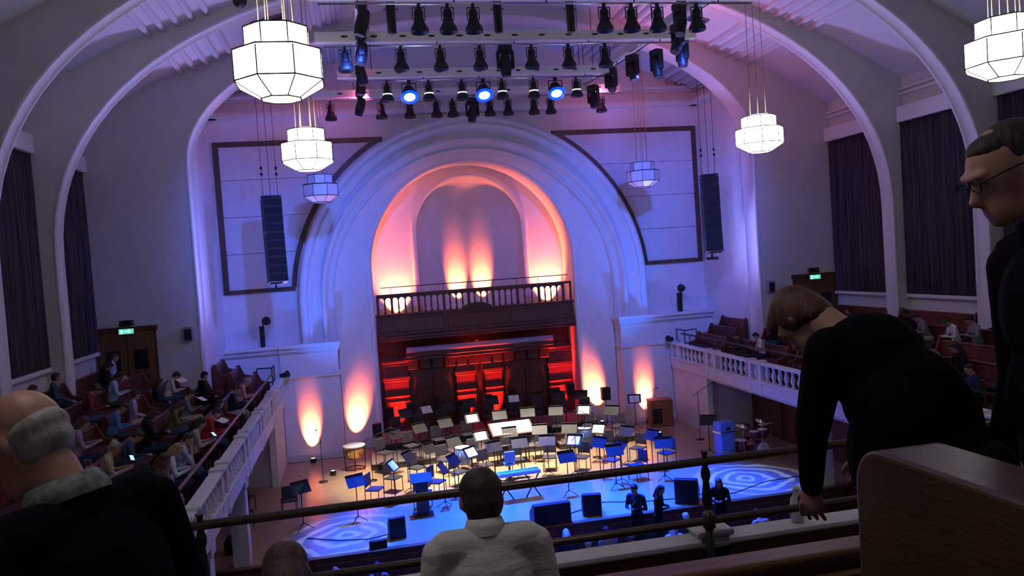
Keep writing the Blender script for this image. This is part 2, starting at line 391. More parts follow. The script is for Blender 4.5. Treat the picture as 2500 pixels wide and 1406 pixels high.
# pedestal piers and the ledge
for s in (-1, 1):
    nm = 'left' if s < 0 else 'right'
    p = MB(); p.bb(s*5.52, s*7.6, 29.2, 29.96, ST, LEDGE-.3); p.bb(s*7.55, s*9.5, 29.28, 29.96, 2.6, LEDGE-.3)
    pier = struct(p.build('wall_pier_'+nm, white_p), f'white pedestal pier carrying the {nm} foot of the great arch')
    for (z, h, d) in [(LEDGE-.32, .06, .06), (LEDGE-.26, .10, .12), (LEDGE-.16, .05, .16), (LEDGE-.11, .11, .22)]:
        c = MB(); c.bb(s*(5.52-d*.6), s*7.6, 29.2-d, 29.96, z, z+h); c.bb(s*7.6, s*9.5, 29.28-d, 29.96, z, z+h)
        c.build('ledge_moulding', white_p, pier)
    MB().bb(s*(5.52-.05), s*7.62, 29.13, 29.9, 4.16, 4.30).build('string_course', white_p, pier, .02)
    MB().bb(s*(5.52-.03), s*7.62, 29.15, 29.9, ST, ST+.28).build('plinth_band', white_p, pier, .02)
    # wall of the small room under the gallery
    w = struct(MB().bb(s*7.62, s*9.5, 26.3, 29.25, ST, 3.25).build('wall_wing_'+nm, white_p), f'white wing wall under the {nm} gallery beside the stage')

# side walls
for s in (-1, 1):
    nm = 'left' if s < 0 else 'right'
    w = struct(MB().bb(s*12.55, s*12.9, YB, D1+.1, 0, 13.2).build('wall_'+nm, cream), f'long {nm} side wall of the hall')
    for k, (y0, y1) in enumerate(((14.38, 17.7), (18.18, 21.4), (21.88, D1))):
        MB().bb(s*12.34, s*12.56, y0, y1, 5.95, 6.06).build('window_sill', white_p, w, .015)
        MB().bb(s*12.5, s*12.56, y0, y1, 4.6, 5.95).build('dado_panel', white_p, w)
        MB().bb(s*12.30, s*12.56, y0, y1, 11.45, 11.93).build('window_lintel', white_p, w, .015)
        MB().bb(s*12.40, s*12.56, y0, y1, 12.30, 12.36).build('cornice_strip', white_p, w)
        MB().bb(s*12.44, s*12.56, y0, y1, 12.46, 12.51).build('cornice_strip', white_p, w)
        # curtain: deep pleats with real thickness
        c = MB(); n = int((y1-y0)*26); pts = []
        ya, yb_ = y0+.05, y1-.05
        for i in range(n+1):
            y = ya+(yb_-ya)*i/n; ph = (y-ya)/.21*2*PI
            pts.append((y, .055*math.sin(ph)+.02*math.sin(ph*.37+k+s)))
        def row(z, amp, d): return [(s*(12.42+d+a*amp), y, z) for y, a in pts]
        zz = [6.08, 7.2, 9.0, 10.6, 11.44]; am = [1.15, 1.0, .9, .8, .6]
        rg = [row(z, a, -.012) for z, a in zip(zz, am)]+[row(z, a, .012) for z, a in zip(zz[::-1], am[::-1])]+[row(zz[0], am[0], -.012)]
        c.loft(rg, closed=False, cap=False)
        where = ['in the bay farthest from the stage', 'in the middle window bay', 'in the window bay next to the stage wall'][k]
        tag(c.build('curtain', curtain_m), f'dark pleated curtain {where} on the {nm} wall', 'curtain', 'window curtains')
struct(MB().bb(-12.9, 12.9, YB-.3, YB, 0, 17).build('wall_rear', cream), 'plain rear wall behind the upper seats')
struct(MB().bb(-12.9, 12.9, YB, D2+3, -.3, 0).build('floor', floor_m), 'dark carpeted stalls floor')
for s in (-1, 1): struct(MB().bb(s*3.9, s*9.9, 33.0, 33.2, 0, 6).build('wall_screen_'+('left' if s < 0 else 'right'), cream))

# stage
stg = struct(MB().bb(-9.45, 9.45, 19.05, 32.6, .2, ST).build('stage_floor', stage_wood), 'polished wooden concert stage floor')
f_ = MB(); f_.bb(-9.45, 9.45, 19.0, 19.1, 0, ST-.03); f_.build('stage_fascia', wood_dark, stg)
for k in range(18): MB().bb(-9.2+1.03*k, -9.2+1.03*k+.9, 18.97, 19.02, .12, ST-.15).build('fascia_panel', wood_dark, stg, .01)
MB().bb(-9.45, 9.45, 18.98, 19.16, ST-.03, ST+.012).build('stage_nosing', wood_door, stg, .01)

# galleries either side: stepped floor, front beam, dark panelled wall beneath
ROWS = [(8.5, 3.75), (9.4, 4.0), (10.3, 4.22), (11.2, 4.45), (12.1, 4.7)]
for s in (-1, 1):
    nm = 'left' if s < 0 else 'right'
    b = MB(); b.bb(s*7.66, s*8.05, 6.5, 29.25, 3.2, 3.5)
    edges = [8.05, 8.75, 9.65, 10.55, 11.45, 12.56]
    for k in range(5):
        yend = 29.25 if edges[k+1] < 9.6 else D1
        b.bb(s*edges[k], s*edges[k+1], 6.5, yend if edges[k+1] < 9.5 else D1, 3.2, ROWS[k][1])
    b.bb(s*8.75, s*9.49, D1, 29.25, 3.2, ROWS[1][1])
    gf = struct(b.build('floor_gallery_'+nm, gal_floor), f'stepped floor of the {nm} side gallery')
    MB().bb(s*7.52, s*7.70, 6.5, 29.2, 3.23, 3.58).build('front_beam', white_p, gf, .02)
    MB().bb(s*7.66, s*12.5, 6.5, 26.3, 3.12, 3.2).build('gallery_soffit', cream, gf)
    pw = struct(MB().bb(s*9.46, s*9.7, 7, 26.3, 0, 3.15).build('wall_under_gallery_'+nm, wood_dark), f'dark panelled wall under the {nm} gallery')
    for k in range(9):
        MB().bb(s*9.40, s*9.47, 8.2+2*k, 9.8+2*k, ST+.1, 3.0).build('wall_panel', wood_dark, pw, .02)
    for y in (10.6, 14.9, 19.35):
        col = MB(); col.bb(s*7.62, s*8.0, y-.19, y+.19, 0, 3.2); col.bb(s*7.58, s*8.04, y-.23, y+.23, 2.95, 3.2)
        struct(col.build('gallery_column', white_p), f'square white column under the {nm} gallery front at '+{10.6: 'the near end', 14.9: 'mid stalls', 19.35: 'the stage edge'}[y])
    MB().bb(s*7.60, s*7.82, 26.08, 26.32, ST, 3.23).build('wing_post', white_p, bpy.data.objects['wall_wing_'+nm])
# ================================================================ DOORS, SIGNS
for s in (-1, 1):
    nm = 'left' if s < 0 else 'right'
    x0, x1 = 10.75, 12.45; z0, z1 = 4.7, 6.70
    d = struct(MB().bb(s*x0, s*x1, D1-.07, D1+.02, z0, z1).build('door_'+('1' if s < 0 else '2'), wood_dark), f'double wooden exit door beside the {nm} gallery')
    for (a, b_) in ((x0+.08, (x0+x1)/2-.01), ((x0+x1)/2+.01, x1-.08)):
        lf = MB().bb(s*a, s*b_, D1-.12, D1-.06, z0, z1-.1).build('door_leaf', wood_door, d, .01)
        MB().bb(s*(a+.18), s*(b_-.18), D1-.13, D1-.11, z0+.75, z0+1.35).build('dark_pane', glass_dark, lf)
        MB().bb(s*(a+.18), s*(b_-.18), D1-.128, D1-.11, z0+.12, z0+.6).build('sunk_panel', wood_dark, lf)
    MB().bb(s*(x0-.06), s*(x1+.06), D1-.13, D1, z1-.1, z1+.05).build('door_head', wood_dark, d, .015)
    e = empty('exit_sign', (s*11.55, D1-.14, 6.62), 0, f'green illuminated exit sign over the {nm} gallery door', 'exit sign', 'exit signs')
    MB().box((0, 0, 0), (.46, .06, .19)).build('sign_case', black_plastic, e, .01)
    MB().box((0, -.034, 0), (.42, .01, .155)).build('sign_face', exit_green, e)
    pic = MB(); pic.box((-.13, -.041, 0), (.07, .006, .11)); pic.build('pictogram', exit_pale, e)
    MB().prism([(-.05, -.02), (.06, -.02), (.06, -.055), (.15, 0), (.06, .055), (.06, .02), (-.05, .02)], 'y', -.044, -.038).build('arrow', exit_pale, e)
    u = empty('emergency_light', (s*11.55, D1-.08, 6.86), 0, f'small dark emergency light fitting above the {nm} exit sign', 'light fitting', 'emergency light fittings')
    MB().box((0, 0, .06), (.40, .10, .05)).build('upper_bar', black_plastic, u, .01); MB().box((0, 0, -.03), (.42, .12, .06)).build('lower_bar', black_plastic, u, .01)
    MB().box((0, .05, .02), (.2, .04, .14)).build('bracket', black_plastic, u)
    # grey cabinet speaker on the proscenium wall
    k = empty('wall_speaker', (s*9.8, D1-.12, 6.40), 0, f'small grey speaker on the stage wall, {nm} of the opening', 'speaker', 'grey wall speakers')
    MB().box((0, 0, 0), (.26, .2, .42)).build('cabinet', mat('grey_paint', (.22, .22, .25), .6), k, .02); MB().box((0, -.105, -.02), (.2, .02, .32)).build('grille', grille_m, k)
    MB().box((0, .1, 0), (.1, .06, .1)).build('bracket', black_metal, k)
    # black lamp and box standing on the ledge
    k = empty('ledge_floodlight', (s*8.15, 29.32, LEDGE), 0, f'black floodlight on a stand on the {nm} ledge', 'floodlight', 'ledge floodlights')
    MB().box((0, 0, .38), (.16, .2, .76)).build('dimmer_box', black_plastic, k, .015)
    MB().lathe([(.02, 0), (.10, .02), (.15, .1), (.16, .22), (.06, .30), (.02, .31)], 12, M=TR(-s*.1+.1, -.1, 1.05) @ Matrix.Rotation(2.2, 4, 'X')).build('lamp_head', lantern_black, k)
    MB().cyl((.05, 0, .7), (.05, -.05, 1.0), .02).build('yoke', black_metal, k)

# ================================================================ ORGAN LOFT
loft = empty('organ_loft', (0, 0, 0), 0, 'dark oak organ loft balcony inside the great arch', 'balcony')
MB().bb(-3.99, 3.99, 30.62, 31.95, BF-.35, BF).build('loft_floor', wood_dark, loft)
MB().bb(-4.0, 4.0, 30.5, 30.64, 5.32, 6.12).build('fascia', wood_dark, loft)
for x0, x1 in ((-3.9, -1.35), (-1.2, 1.2), (1.35, 3.9)): MB().bb(x0, x1, 30.46, 30.52, 5.45, 5.98).build('fascia_panel', wood_dark, loft, .02)
MB().bb(-4.02, 4.02, 30.42, 30.66, 6.10, 6.18).build('cap_rail', wood_dark, loft, .02)
MB().bb(-4.02, 4.02, 30.40, 30.66, 5.20, 5.30).build('lower_moulding', wood_dark, loft, .02); MB().bb(-4.02, 4.02, 30.45, 30.9, 5.10, 5.20).build('lower_moulding', wood_dark, loft, .02)
MB().prism([(.62*math.cos(PI*k/12), 6.15+.24*math.sin(PI*k/12)) for k in range(13)], 'y', 30.48, 30.56).build('crest', wood_dark, loft)
posts = [-3.9, -3.35, -2.3, -1.3, -.3, .7, 1.7, 2.6, 3.6, 3.92]
for x in posts: MB().bb(x-.05, x+.05, 30.5, 30.62, 6.15, 6.92).build('post', wood_dark, loft, .01)
MB().bb(-3.95, 3.97, 30.48, 30.64, 6.86, 6.96).build('top_beam', wood_dark, loft, .015)
bal = MB().lathe([(.035, 0), (.05, .04), (.025, .1), (.04, .25), (.03, .4), (.022, .52), (.045, .58)], 8).mesh('baluster', wood_dark)
for a, b_ in zip(posts, posts[1:]):
    if b_-a < .6 and b_-a < .5: continue
    n = max(2, round((b_-a)/.27))
    for k in range(1, n): inst(bal, 'baluster', loft, (a+(b_-a)*k/n, 30.56, 6.18))
    poly = [(a+.05, 6.86)]
    for k in range(n):
        c0 = a+(b_-a)*(k+.5)/n; w = (b_-a)/n/2*.8
        poly += [(c0-w, 6.70), ]+[(c0-w*math.cos(PI*j/6), 6.70+.11*math.sin(PI*j/6)) for j in range(1, 6)]+[(c0+w, 6.70)]
    poly += [(b_-.05, 6.86)]
    MB().prism(poly, 'y', 30.53, 30.59).build('arcade_head', wood_dark, loft)
MB().tube([(-3.75, 30.56, 7.22), (3.85, 30.56, 7.22)], .018, 8).build('upper_handrail', black_metal, loft)
for x in posts[1:-1]: MB().cyl((x, 30.56, 6.95), (x, 30.56, 7.22), .012, n=6).build('rail_stanchion', black_metal, loft)
# oak screen under the loft
scr = struct(MB().bb(-4.3, 4.4, 31.72, 31.9, ST, 5.4).build('wall_organ_screen', wood_dark), 'carved oak screen with doors under the organ loft')
def pil(x0, x1):
    MB().bb(x0, x1, 31.5, 31.75, ST, 4.15).build('pilaster', wood_pew, scr, .015)
    for z, h, d in ((4.12, .1, .1), (4.0, .07, .05), (3.45, .1, .09), (3.36, .06, .04), (2.72, .06, .05), (2.5, .05, .03), (ST, .3, .06)):
        MB().bb(x0-d*.6, x1+d*.6, 31.5-d, 31.74, z, z+h).build('pilaster_band', wood_pew, scr, .01)
for x0, x1 in ((-3.85, -2.85), (-.92, -.12), (.28, 1.02), (3.02, 4.1)): pil(x0, x1)
MB().bb(-.12, .28, 31.62, 31.75, ST, 4.1).build('centre_panel', wood_dark, scr)
for x0, x1 in ((-2.8, -.98), (1.08, 2.96)):
    mid = (x0+x1)/2
    MB().bb(x0, x1, 31.62, 31.74, ST, 3.75).build('door_frame', wood_dark, scr)
    for a, b_ in ((x0+.1, mid-.02), (mid+.02, x1-.1)):
        dl = MB().bb(a, b_, 31.57, 31.63, ST, 3.55).build('screen_door', wood_dark, scr, .01)
        for z0, z1 in ((ST+.15, 2.2), (2.35, 2.9), (3.0, 3.45)): MB().bb(a+.1, b_-.1, 31.55, 31.58, z0, z1).build('sunk_panel', wood_dark, dl, .012)
MB().bb(-3.0, 3.2, 30.95, 31.74, 4.22, 4.36).build('entablature', wood_dark, scr, .02)
MB().bb(-2.95, 3.15, 30.85, 31.74, 4.36, 4.62).build('entablature', wood_dark, scr, .03)
MB().cyl((-2.9, 30.86, 4.66), (3.12, 30.86, 4.66), .11, n=14).build('roll_beam', mat('beam_lavender_lit', (.42, .36, .40), .6), scr)  # lavender light on the roll beam put into its colour
for k in range(12): MB().bb(-2.85+.5*k, -2.85+.5*k+.42, 31.4, 31.6, 3.8, 4.18).build('frieze_block', wood_dark, scr, .015)

# ================================================================ BALUSTRADES, RAILS
bme = MB().lathe([(.07, 0), (.085, .04), (.05, .08), (.05, .11), (.085, .22), (.075, .30), (.045, .42), (.05, .47), (.075, .49), (.075, .53)], 9).mesh('baluster', white_p)
pme = MB(); pme.bb(-.1, .1, -.09, .09, -.38, .62); pme.bb(-.13, .13, -.12, .12, .60, .70); pme.bb(-.125, .125, -.11, .11, -.30, -.24)
pme = pme.mesh('pedestal_post', white_p)
for s in (-1, 1):
    nm = 'left' if s < 0 else 'right'
    bl = empty('balustrade', (s*7.6, 0, 3.6), 0, f'white classical balustrade along the {nm} gallery front', 'balustrade', 'gallery balustrades')
    MB().bb(-.11, .11, 6.6, 29.15, -.02, .06).build('bottom_rail', white_p, bl, .015)
    MB().bb(-.13, .13, 6.6, 29.15, .57, .65).build('top_rail', white_p, bl, .02)
    y = 28.9; cells = []
    while y > 7.5:
        for dy in (0, -.62): inst(pme, 'pedestal_post', bl, (0, y+dy, 0))
        cells.append((y, y-.62)); cells.append((y-.62, y-3.1)); y -= 3.1
    for a, b_ in cells:
        n = max(2, round((a-b_-.2)/.31))
        for k in range(1, n): inst(bme, 'baluster', bl, (0, a+(b_-a)*k/n, .05))
    rl = empty('gallery_handrail', (s*7.72, 0, 3.6), 0, f'metal handrail above the {nm} gallery balustrade', 'handrail', 'gallery handrails')
    MB().tube([(0, 6.8, 1.03), (0, 28.4, 1.03)], .03, 8).build('rail_tube', rail_lit_red if s < 0 else black_metal, rl)
    for k in range(9): MB().cyl((0, 8.4+2.4*k, 0.05), (0, 8.4+2.4*k, 1.03), .014, n=6).build('stanchion', black_metal, rl)
    # end rail across the gallery by the stage
    er = empty('end_rail', (s*7.8, 28.7, 3.5), 0, f'dark two-bar end rail at the stage end of the {nm} gallery', 'handrail', 'gallery end rails')
    for zz in (.75, 1.25): MB().tube([(0, .3, zz), (0, -.45, zz), (s*.5, -.45, zz+.02)], .022, 8).build('rail_bar', black_metal, er)
    for p in ((0, .3), (0, -.45), (s*.5, -.45)): MB().cyl((p[0], p[1], 0), (p[0], p[1], 1.27), .02, n=6).build('rail_post', black_metal, er)
    sl = empty('gallery_spotlight', (s*7.6, 28.95, 4.32), 0, f'black stage spotlight clamped at the stage end of the {nm} balustrade', 'spotlight', 'gallery end spotlights')
    MB().lathe([(.06, 0), (.1, .05), (.1, .22), (.13, .3)], 12, M=Matrix.Rotation(-s*1.2, 4, 'Y') @ Matrix.Rotation(.5, 4, 'X') @ TR(0, 0, .05)).build('lamp_body', lantern_black, sl)
    MB().cyl((0, 0, -.08), (0, 0, .12), .02).build('clamp', black_metal, sl)
ah = empty('aisle_handrail', (-8.95, 12.2, 4.0), 0, 'sloping red handrail down the aisle between the left gallery pews', 'handrail')
MB().tube([(-.35, -2.2, 1.05), (-.1, -.6, 1.0), (.05, .8, .92), (.22, 2.3, .8)], .024, 8).build('rail_tube', rail_lit_red, ah)
for p in ((-.35, -2.2, 1.05), (.05, .8, .92), (.22, 2.3, .8)): MB().cyl((p[0], p[1], 0), p, .018, n=6).build('rail_post', black_metal, ah)

# ================================================================ PEWS
def pew(s, xb, zf, y0, y1, label, depth=.42):
    L = y1-y0
    r = empty('pew', (s*xb, y0, zf), 0, label, 'pew', 'gallery pews')
    n = max(2, round(L/.62))
    MB().bb(-s*.02, s*.03, 0, L, .0, .86).build('backrest', wood_pew, r)
    MB().bb(-s*.05, s*.05, 0, L, .84, .90).build('back_rail', wood_pew, r, .012)
    for k in range(n): MB().bb(-s*.035, -s*.015, L*k/n+.03, L*(k+1)/n-.03, .50, .80).build('back_panel', wood_pew, r, .008)
    MB().bb(-s*depth, -s*.02, .03, L-.03, .40, .46).build('seat', seat_m, r, .02)
    for y in (0, L): MB().prism([(-s*.46, 0), (-s*.46, .55), (-s*.2, .62), (-s*.06, .95), (s*.05, .95), (s*.05, 0)], 'y', y-.03, y+.03).build('end_panel', wood_pew, r, .01)
secs = [(10.2, 13.6), (14.3, 17.6), (18.3, 21.3), (21.9, 24.9)]
where = ['at the near end', 'in the second block', 'in the third block', 'by the stage wall']
rown = ['front row', 'second row', 'third row', 'fourth row', 'back row']
for s in (-1, 1):
    nm = 'left' if s < 0 else 'right'
    for k, (xb, zf) in enumerate(ROWS):
        for j, (a, b_) in enumerate(secs): pew(s, xb, zf, a, b_, f'red-brown pew, {rown[k]} of the {nm} gallery, {where[j]}')
    for k, (xb, zf) in enumerate(((8.35, 3.75), (8.9, 4.02), (9.40, 4.28))):
        pew(s, xb, zf, 25.7+(.4*k if s < 0 else .3*k), 28.1, f'short red-brown pew, {["front","middle","rear"][k]} of three beside the stage, {nm} gallery', .36)
# ================================================================ CHANDELIERS
N8 = 8; PH = .5
def octo(r, z): return [(r*math.cos(2*PI*(k+PH)/N8), r*math.sin(2*PI*(k+PH)/N8), z) for k in range(N8)]
def pane_mesh(r0, z0, r1, z1, m_, nm):
    a, b_ = octo(r0, z0), octo(r1, z1); q = [Vector(a[0]), Vector(a[1]), Vector(b_[1]), Vector(b_[0])]
    c = sum(q, Vector())/4; q = [c+(p-c)*.975 for p in q]; n = (q[1]-q[0]).cross(q[3]-q[0]).normalized()*.012
    return MB().add([tuple(p) for p in q]+[tuple(p-n) for p in q], [(0, 1, 2, 3), (7, 6, 5, 4), (0, 4, 5, 1), (1, 5, 6, 2), (2, 6, 7, 3), (3, 7, 4, 0)]).mesh(nm, m_)
TIERS = [(.43, .90, .43, .62), (.59, .58, .59, .22), (.585, .20, .27, .015)]
def frame_mesh():
    b = MB()
    for r, z in ((.43, .91), (.43, .61), (.595, .60), (.595, .21), (.27, .005)):
        o = octo(r, z)
        for k in range(8): b.cyl(o[k], o[(k+1) % 8], .011, n=5)
    for (r0, z0, r1, z1) in TIERS:
        for p, q in zip(octo(r0, z0), octo(r1, z1)): b.cyl(p, q, .009, n=5)
    for k in range(8): b.cyl(octo(.43, .61)[k], octo(.595, .60)[k], .008, n=5)
    return b.mesh('frame', lamp_frame)
fm = frame_mesh()
pm = {m_.name: [pane_mesh(a, z1, b_, z0, m_, 'glass_pane') for (a, z0, b_, z1) in [(t[2], t[1], t[0], t[3]) for t in TIERS]] for m_ in (lamp_on, lamp_off)}
def chandelier(x, y, lit, label):
    z0 = 10.30; m_ = lamp_on if lit else lamp_off
    r = empty('chandelier', (x, y, z0), 0, label, 'chandelier', 'lit octagonal chandeliers' if lit else 'unlit octagonal chandeliers')
    inst(fm, 'frame', r)
    for (ra, za, rb, zb_) in TIERS:
        me = pane_mesh(rb, zb_, ra, za, m_, 'glass_pane')
        for k in range(8): inst(me, 'glass_pane', r, (0, 0, 0), (0, 0, 2*PI*k/8))
    MB().lathe([(.02, .012), (.262, .012), (.262, .022), (.02, .022)], 8, phase=.5, smooth=False).build('bottom_glass', m_, r)
    MB().lathe([(.02, .895), (.42, .895), (.30, .945), (.02, .95)], 8, phase=.5, smooth=False).build('top_glass', m_, r)
    MB().annul([(.40, .595), (.575, .59), (.575, .60), (.40, .605)], 8, M=RZ(PI/8)).build('shoulder_glass', m_, r)
    top = ceil_z(x)-z0
    for k in range(6):
        a = 2*PI*k/6; p = (.22*math.cos(a), .22*math.sin(a))
        MB().cyl((p[0], p[1], .93), (p[0]*.8, p[1]*.8, top), .007, n=5).build('suspension_rod', brass_rod, r)
    MB().lathe([(.02, top-.1), (.26, top-.08), (.28, top), (.02, top)], 12).build('ceiling_rose', white_p, r)
chandelier(-5.42, 10.6, True, 'large lit octagonal chandelier hanging over the stalls, nearest on the left')
chandelier(-5.5, 18.0, True, 'lit octagonal chandelier above the stage edge, second on the left')
chandelier(-5.57, 26.4, False, 'unlit octagonal chandelier before the left side of the great arch')
chandelier(5.6, 10.4, True, 'lit octagonal chandelier at the upper right edge of view')
chandelier(5.75, 18.2, True, 'lit octagonal chandelier above the stage edge on the right')
chandelier(5.95, 26.9, False, 'unlit octagonal chandelier before the right side of the great arch')
chandelier(-5.5, 2.6, True, 'added unseen lit octagonal chandelier over the upper seats on the left')  # out of view, added to light the foreground
chandelier(5.5, 2.6, True, 'added unseen lit octagonal chandelier over the upper seats on the right')  # right-hand twin, also added out of view for foreground light

# ================================================================ LINE ARRAYS
cab = MB().box((0, 0, 0), (.62, .48, .27))
cab = cab.mesh('cabinet', black_plastic); gr = MB().box((0, -.245, 0), (.57, .02, .22)).mesh('grille', grille_m)
for s in (-1, 1):
    nm = 'left' if s < 0 else 'right'
    x = -7.25 if s < 0 else 8.6
    a = empty('line_array', (x, 27.0, 10.65), -s*.25, f'black hanging line array loudspeaker on the {nm} of the great arch', 'loudspeaker', 'line array loudspeakers')
    for k in range(10):
        t = k/9; tilt = -.02-.16*t*t
        c = inst(cab, 'cabinet', a, (0, -.12*t*t-.02, -.2-.285*k), (tilt, 0, 0)); inst(gr, 'grille', c)
    MB().bb(-.3, .3, -.3, .25, -.03, .02).build('fly_frame', black_metal, a); MB().bb(-.31, .31, -.28, -.26, -.02-.285*4-.08, -.02-.285*4-.06).build('coupling_bar', steel, a)
    MB().box((-.05, 0, -3.13), (.42, .3, .1)).build('foot_bracket', black_plastic, a); MB().cyl((-.05, 0, -2.95), (-.05, 0, -3.1), .03).build('foot_stem', black_metal, a)
    for px in (-.24, .0, .24):
        MB().cyl((px, 0, 0), (px, 0, 4.25), .009, n=5).build('suspension_cable', cable_m, a)
    for px in (-.24, .24):
        for zz in (.75, .95): MB().ell((px, 0, zz), (.045, .045, .06), 8, 6).build('shackle', black_metal, a)

# ================================================================ LIGHTING RIG
BZ = 13.70
def beam(p0, p1, label, slots=True, n=9):
    p0, p1 = Vector(p0), Vector(p1); L = (p1-p0).length; ang = math.atan2(p1.y-p0.y, p1.x-p0.x)
    r = empty('lighting_bar', p0, ang, label, 'lighting bar', 'white lighting bars')
    MB().bb(0, L, -.12, .12, -.12, .12).build('box_beam', stand_white, r, .01)
    MB().cyl((.2, 0, -.2), (L-.2, 0, -.2), .025, n=8).build('hanging_tube', steel, r)
    for k in range(5): MB().cyl((L*(k+.5)/5, 0, -.22), (L*(k+.5)/5, 0, -.1), .015, n=5).build('tube_bracket', black_metal, r)
    if slots:
        for k in range(n):
            MB().ell((L*(k+1)/(n+1), -.121, 0), (.09, .012, .028), 10, 6).build('cable_slot', hole_m, r)
    for k in (.12, .88):
        q = p0+(p1-p0)*k
        MB().cyl((L*k, 0, .12), (L*k, 0, ceil_z(q.x)-p0.z), .012, n=5).build('hanger', cable_m, r)
beam((-5.2, 16.4, BZ), (4.9, 16.4, BZ), 'white lighting bar nearest the seats along the top')
beam((-5.2, 19.5, BZ), (4.75, 19.5, BZ), 'long cream lighting bar with dark slots, second from the seats', n=13)
beam((-4.75, 23.1, BZ), (3.6, 23.1, BZ), 'white slotted lighting bar carrying the blue lamps', n=13)
beam((-5.5, 25.7, BZ), (4.8, 25.7, BZ), 'white lighting bar closest to the stage arch', n=12)
beam((4.25, 15.4, BZ+.28), (3.5, 26.0, BZ+.28), 'white lengthwise lighting bar crossing the others on the right', n=14)
beam((-4.1, 15.4, BZ+.28), (-4.1, 26.0, BZ+.28), 'white lengthwise lighting bar crossing the others on the left', n=14)

def lantern_proto(lens, slit=False):
    r = empty('stage_lantern')
    MB().box((0, 0, -.04), (.06, .08, .1)).build('clamp', black_metal, r)
    y = MB(); y.box((-.13, 0, -.2), (.015, .04, .26)); y.box((.13, 0, -.2), (.015, .04, .26)); y.box((0, 0, -.075), (.275, .04, .015)); y.build('yoke', black_metal, r)
    MB().lathe([(.03, 0), (.075, -.01), (.095, -.06), (.095, -.2), (.115, -.23), (.115, -.27)], 12, (0, 0, -.1)).build('housing', lantern_black, r)
    MB().lathe([(.11, 0), (.13, -.05), (.19, -.16), (.19, -.24), (.175, -.24), (.12, -.1), (.02, -.1)], 14, (0, 0, -.36)).build('hood', lantern_black, r)
    if slit: MB().lathe([(.05, 0), (.135, -.005), (.14, .02), (.05, .03)], 12, (0, 0, -.40)).build('glowing_slit', lamp_slit, r)
    MB().lathe([(.01, -.478), (.15, -.478), (.15, -.47), (.01, -.47)], 12).build('lens', lens, r)
    for k in range(3): MB().box((0, 0, -.16-.03*k), (.215, .02, .008)).build('cooling_fin', black_metal, r)
    return r
def moving_proto(lens):
    r = empty('moving_head')
    MB().box((0, 0, -.1), (.34, .26, .16)).build('base', lantern_black, r, .02)
    y = MB(); y.box((-.19, 0, -.38), (.07, .16, .46)); y.box((.19, 0, -.38), (.07, .16, .46)); y.box((0, 0, -.2), (.42, .18, .07)); y.build('yoke', lantern_black, r, .02)
    h = empty('head', (0, 0, -.5)); h.parent = r
    hb = MB().lathe([(.03, .28), (.11, .24), (.14, .1), (.15, -.1), (.13, -.24), (.12, -.3), (.10, -.30)], 14)
    hb.build('head_shell', lantern_black, h); MB().lathe([(.01, -.29), (.105, -.29), (.105, -.28), (.01, -.28)], 14).build('lens', lens, h)
    return r
off_lens = mat('lens_dark', (.03, .03, .05), .1)
protos = {'off': lantern_proto(off_lens), 'slit': lantern_proto(off_lens, True), 'mh': moving_proto(off_lens), 'mhc': moving_proto(cyan_lens)}
bp = empty('wash_light')
MB().box((0, 0, -.05), (.1, .12, .12)).build('clamp', black_metal, bp)
yy = MB(); yy.box((-.21, 0, -.25), (.02, .05, .36)); yy.box((.21, 0, -.25), (.02, .05, .36)); yy.box((0, 0, -.09), (.44, .05, .02)); yy.build('yoke', black_metal, bp)
MB().lathe([(.05, .22), (.14, .18), (.20, .02), (.215, -.12), (.20, -.16)], 16, M=TR(0, 0, -.36) @ Matrix.Rotation(-.55, 4, 'X')).build('housing', lantern_black, bp)
ML = TR(0, 0, -.36) @ Matrix.Rotation(-.55, 4, 'X')
MB().lathe([(.01, -.170), (.17, -.170), (.17, -.16), (.01, -.16)], 20, M=ML).build('lens', blue_lens, bp)
MB().annul([(.168, -.172), (.26, -.20), (.265, -.15), (.17, -.155)], 20, M=ML).build('halo_ring', blue_halo, bp)
protos['blue'] = bp
used = set()
def fixture(kind, x, y, label, cat, group, rz=0.0, tilt=None, z=BZ-.22):
    p = protos[kind]; r = p if kind not in used else copy_tree(p); used.add(kind)
    r.location = (x, y, z); r.rotation_euler = (0, 0, rz)
    tag(r, label, cat, group)
    if tilt:
        for ch in r.children:
            if ch.name.startswith('head'): ch.rotation_euler = tilt
    return r
def row(y, items, barname):
    cnt = 0
    for kind, x, *rest in items:
        tilt = rest[0] if rest else None
        nm = ORD[cnt]; cnt += 1
        kd = {'off': 'black flared stage lantern', 'slit': 'black lantern with a glowing slit', 'blue': 'glaring blue wash light', 'mh': 'black moving head light', 'mhc': 'black moving head with a cyan lens'}[kind]
        fixture(kind, x, y, f'{kd}, {nm} fixture along {barname}', 'stage light', 'stage lights on '+barname, 0, tilt)
row(16.4, [('off', x) for x in (-2.94, -2.33, -1.78, 1.15, 1.78, 2.4, 3.34)], 'the bar nearest the seats')
row(19.5, [('off', x) for x in (-4.5, -3.14, -2.15, -1.14)]+[('mh', -.49)]+[('off', x) for x in (.21, 1.2, 2.2)], 'the long cream bar')
row(23.1, [('slit', -3.34), ('blue', -2.7), ('slit', -2.11), ('slit', -1.11), ('blue', -.46), ('slit', .12), ('slit', 1.1), ('blue', 1.79), ('slit', 2.46)], 'the bar with the blue lamps')
row(25.7, [('off', x) for x in (-5.05, -3.43, -2.5, -1.62, -1.07)]+[('mhc', -.42, (.35, .1, 0))]+[('off', x) for x in (.18, .81, 1.71, 2.3, 4.11)], 'the bar closest to the arch')
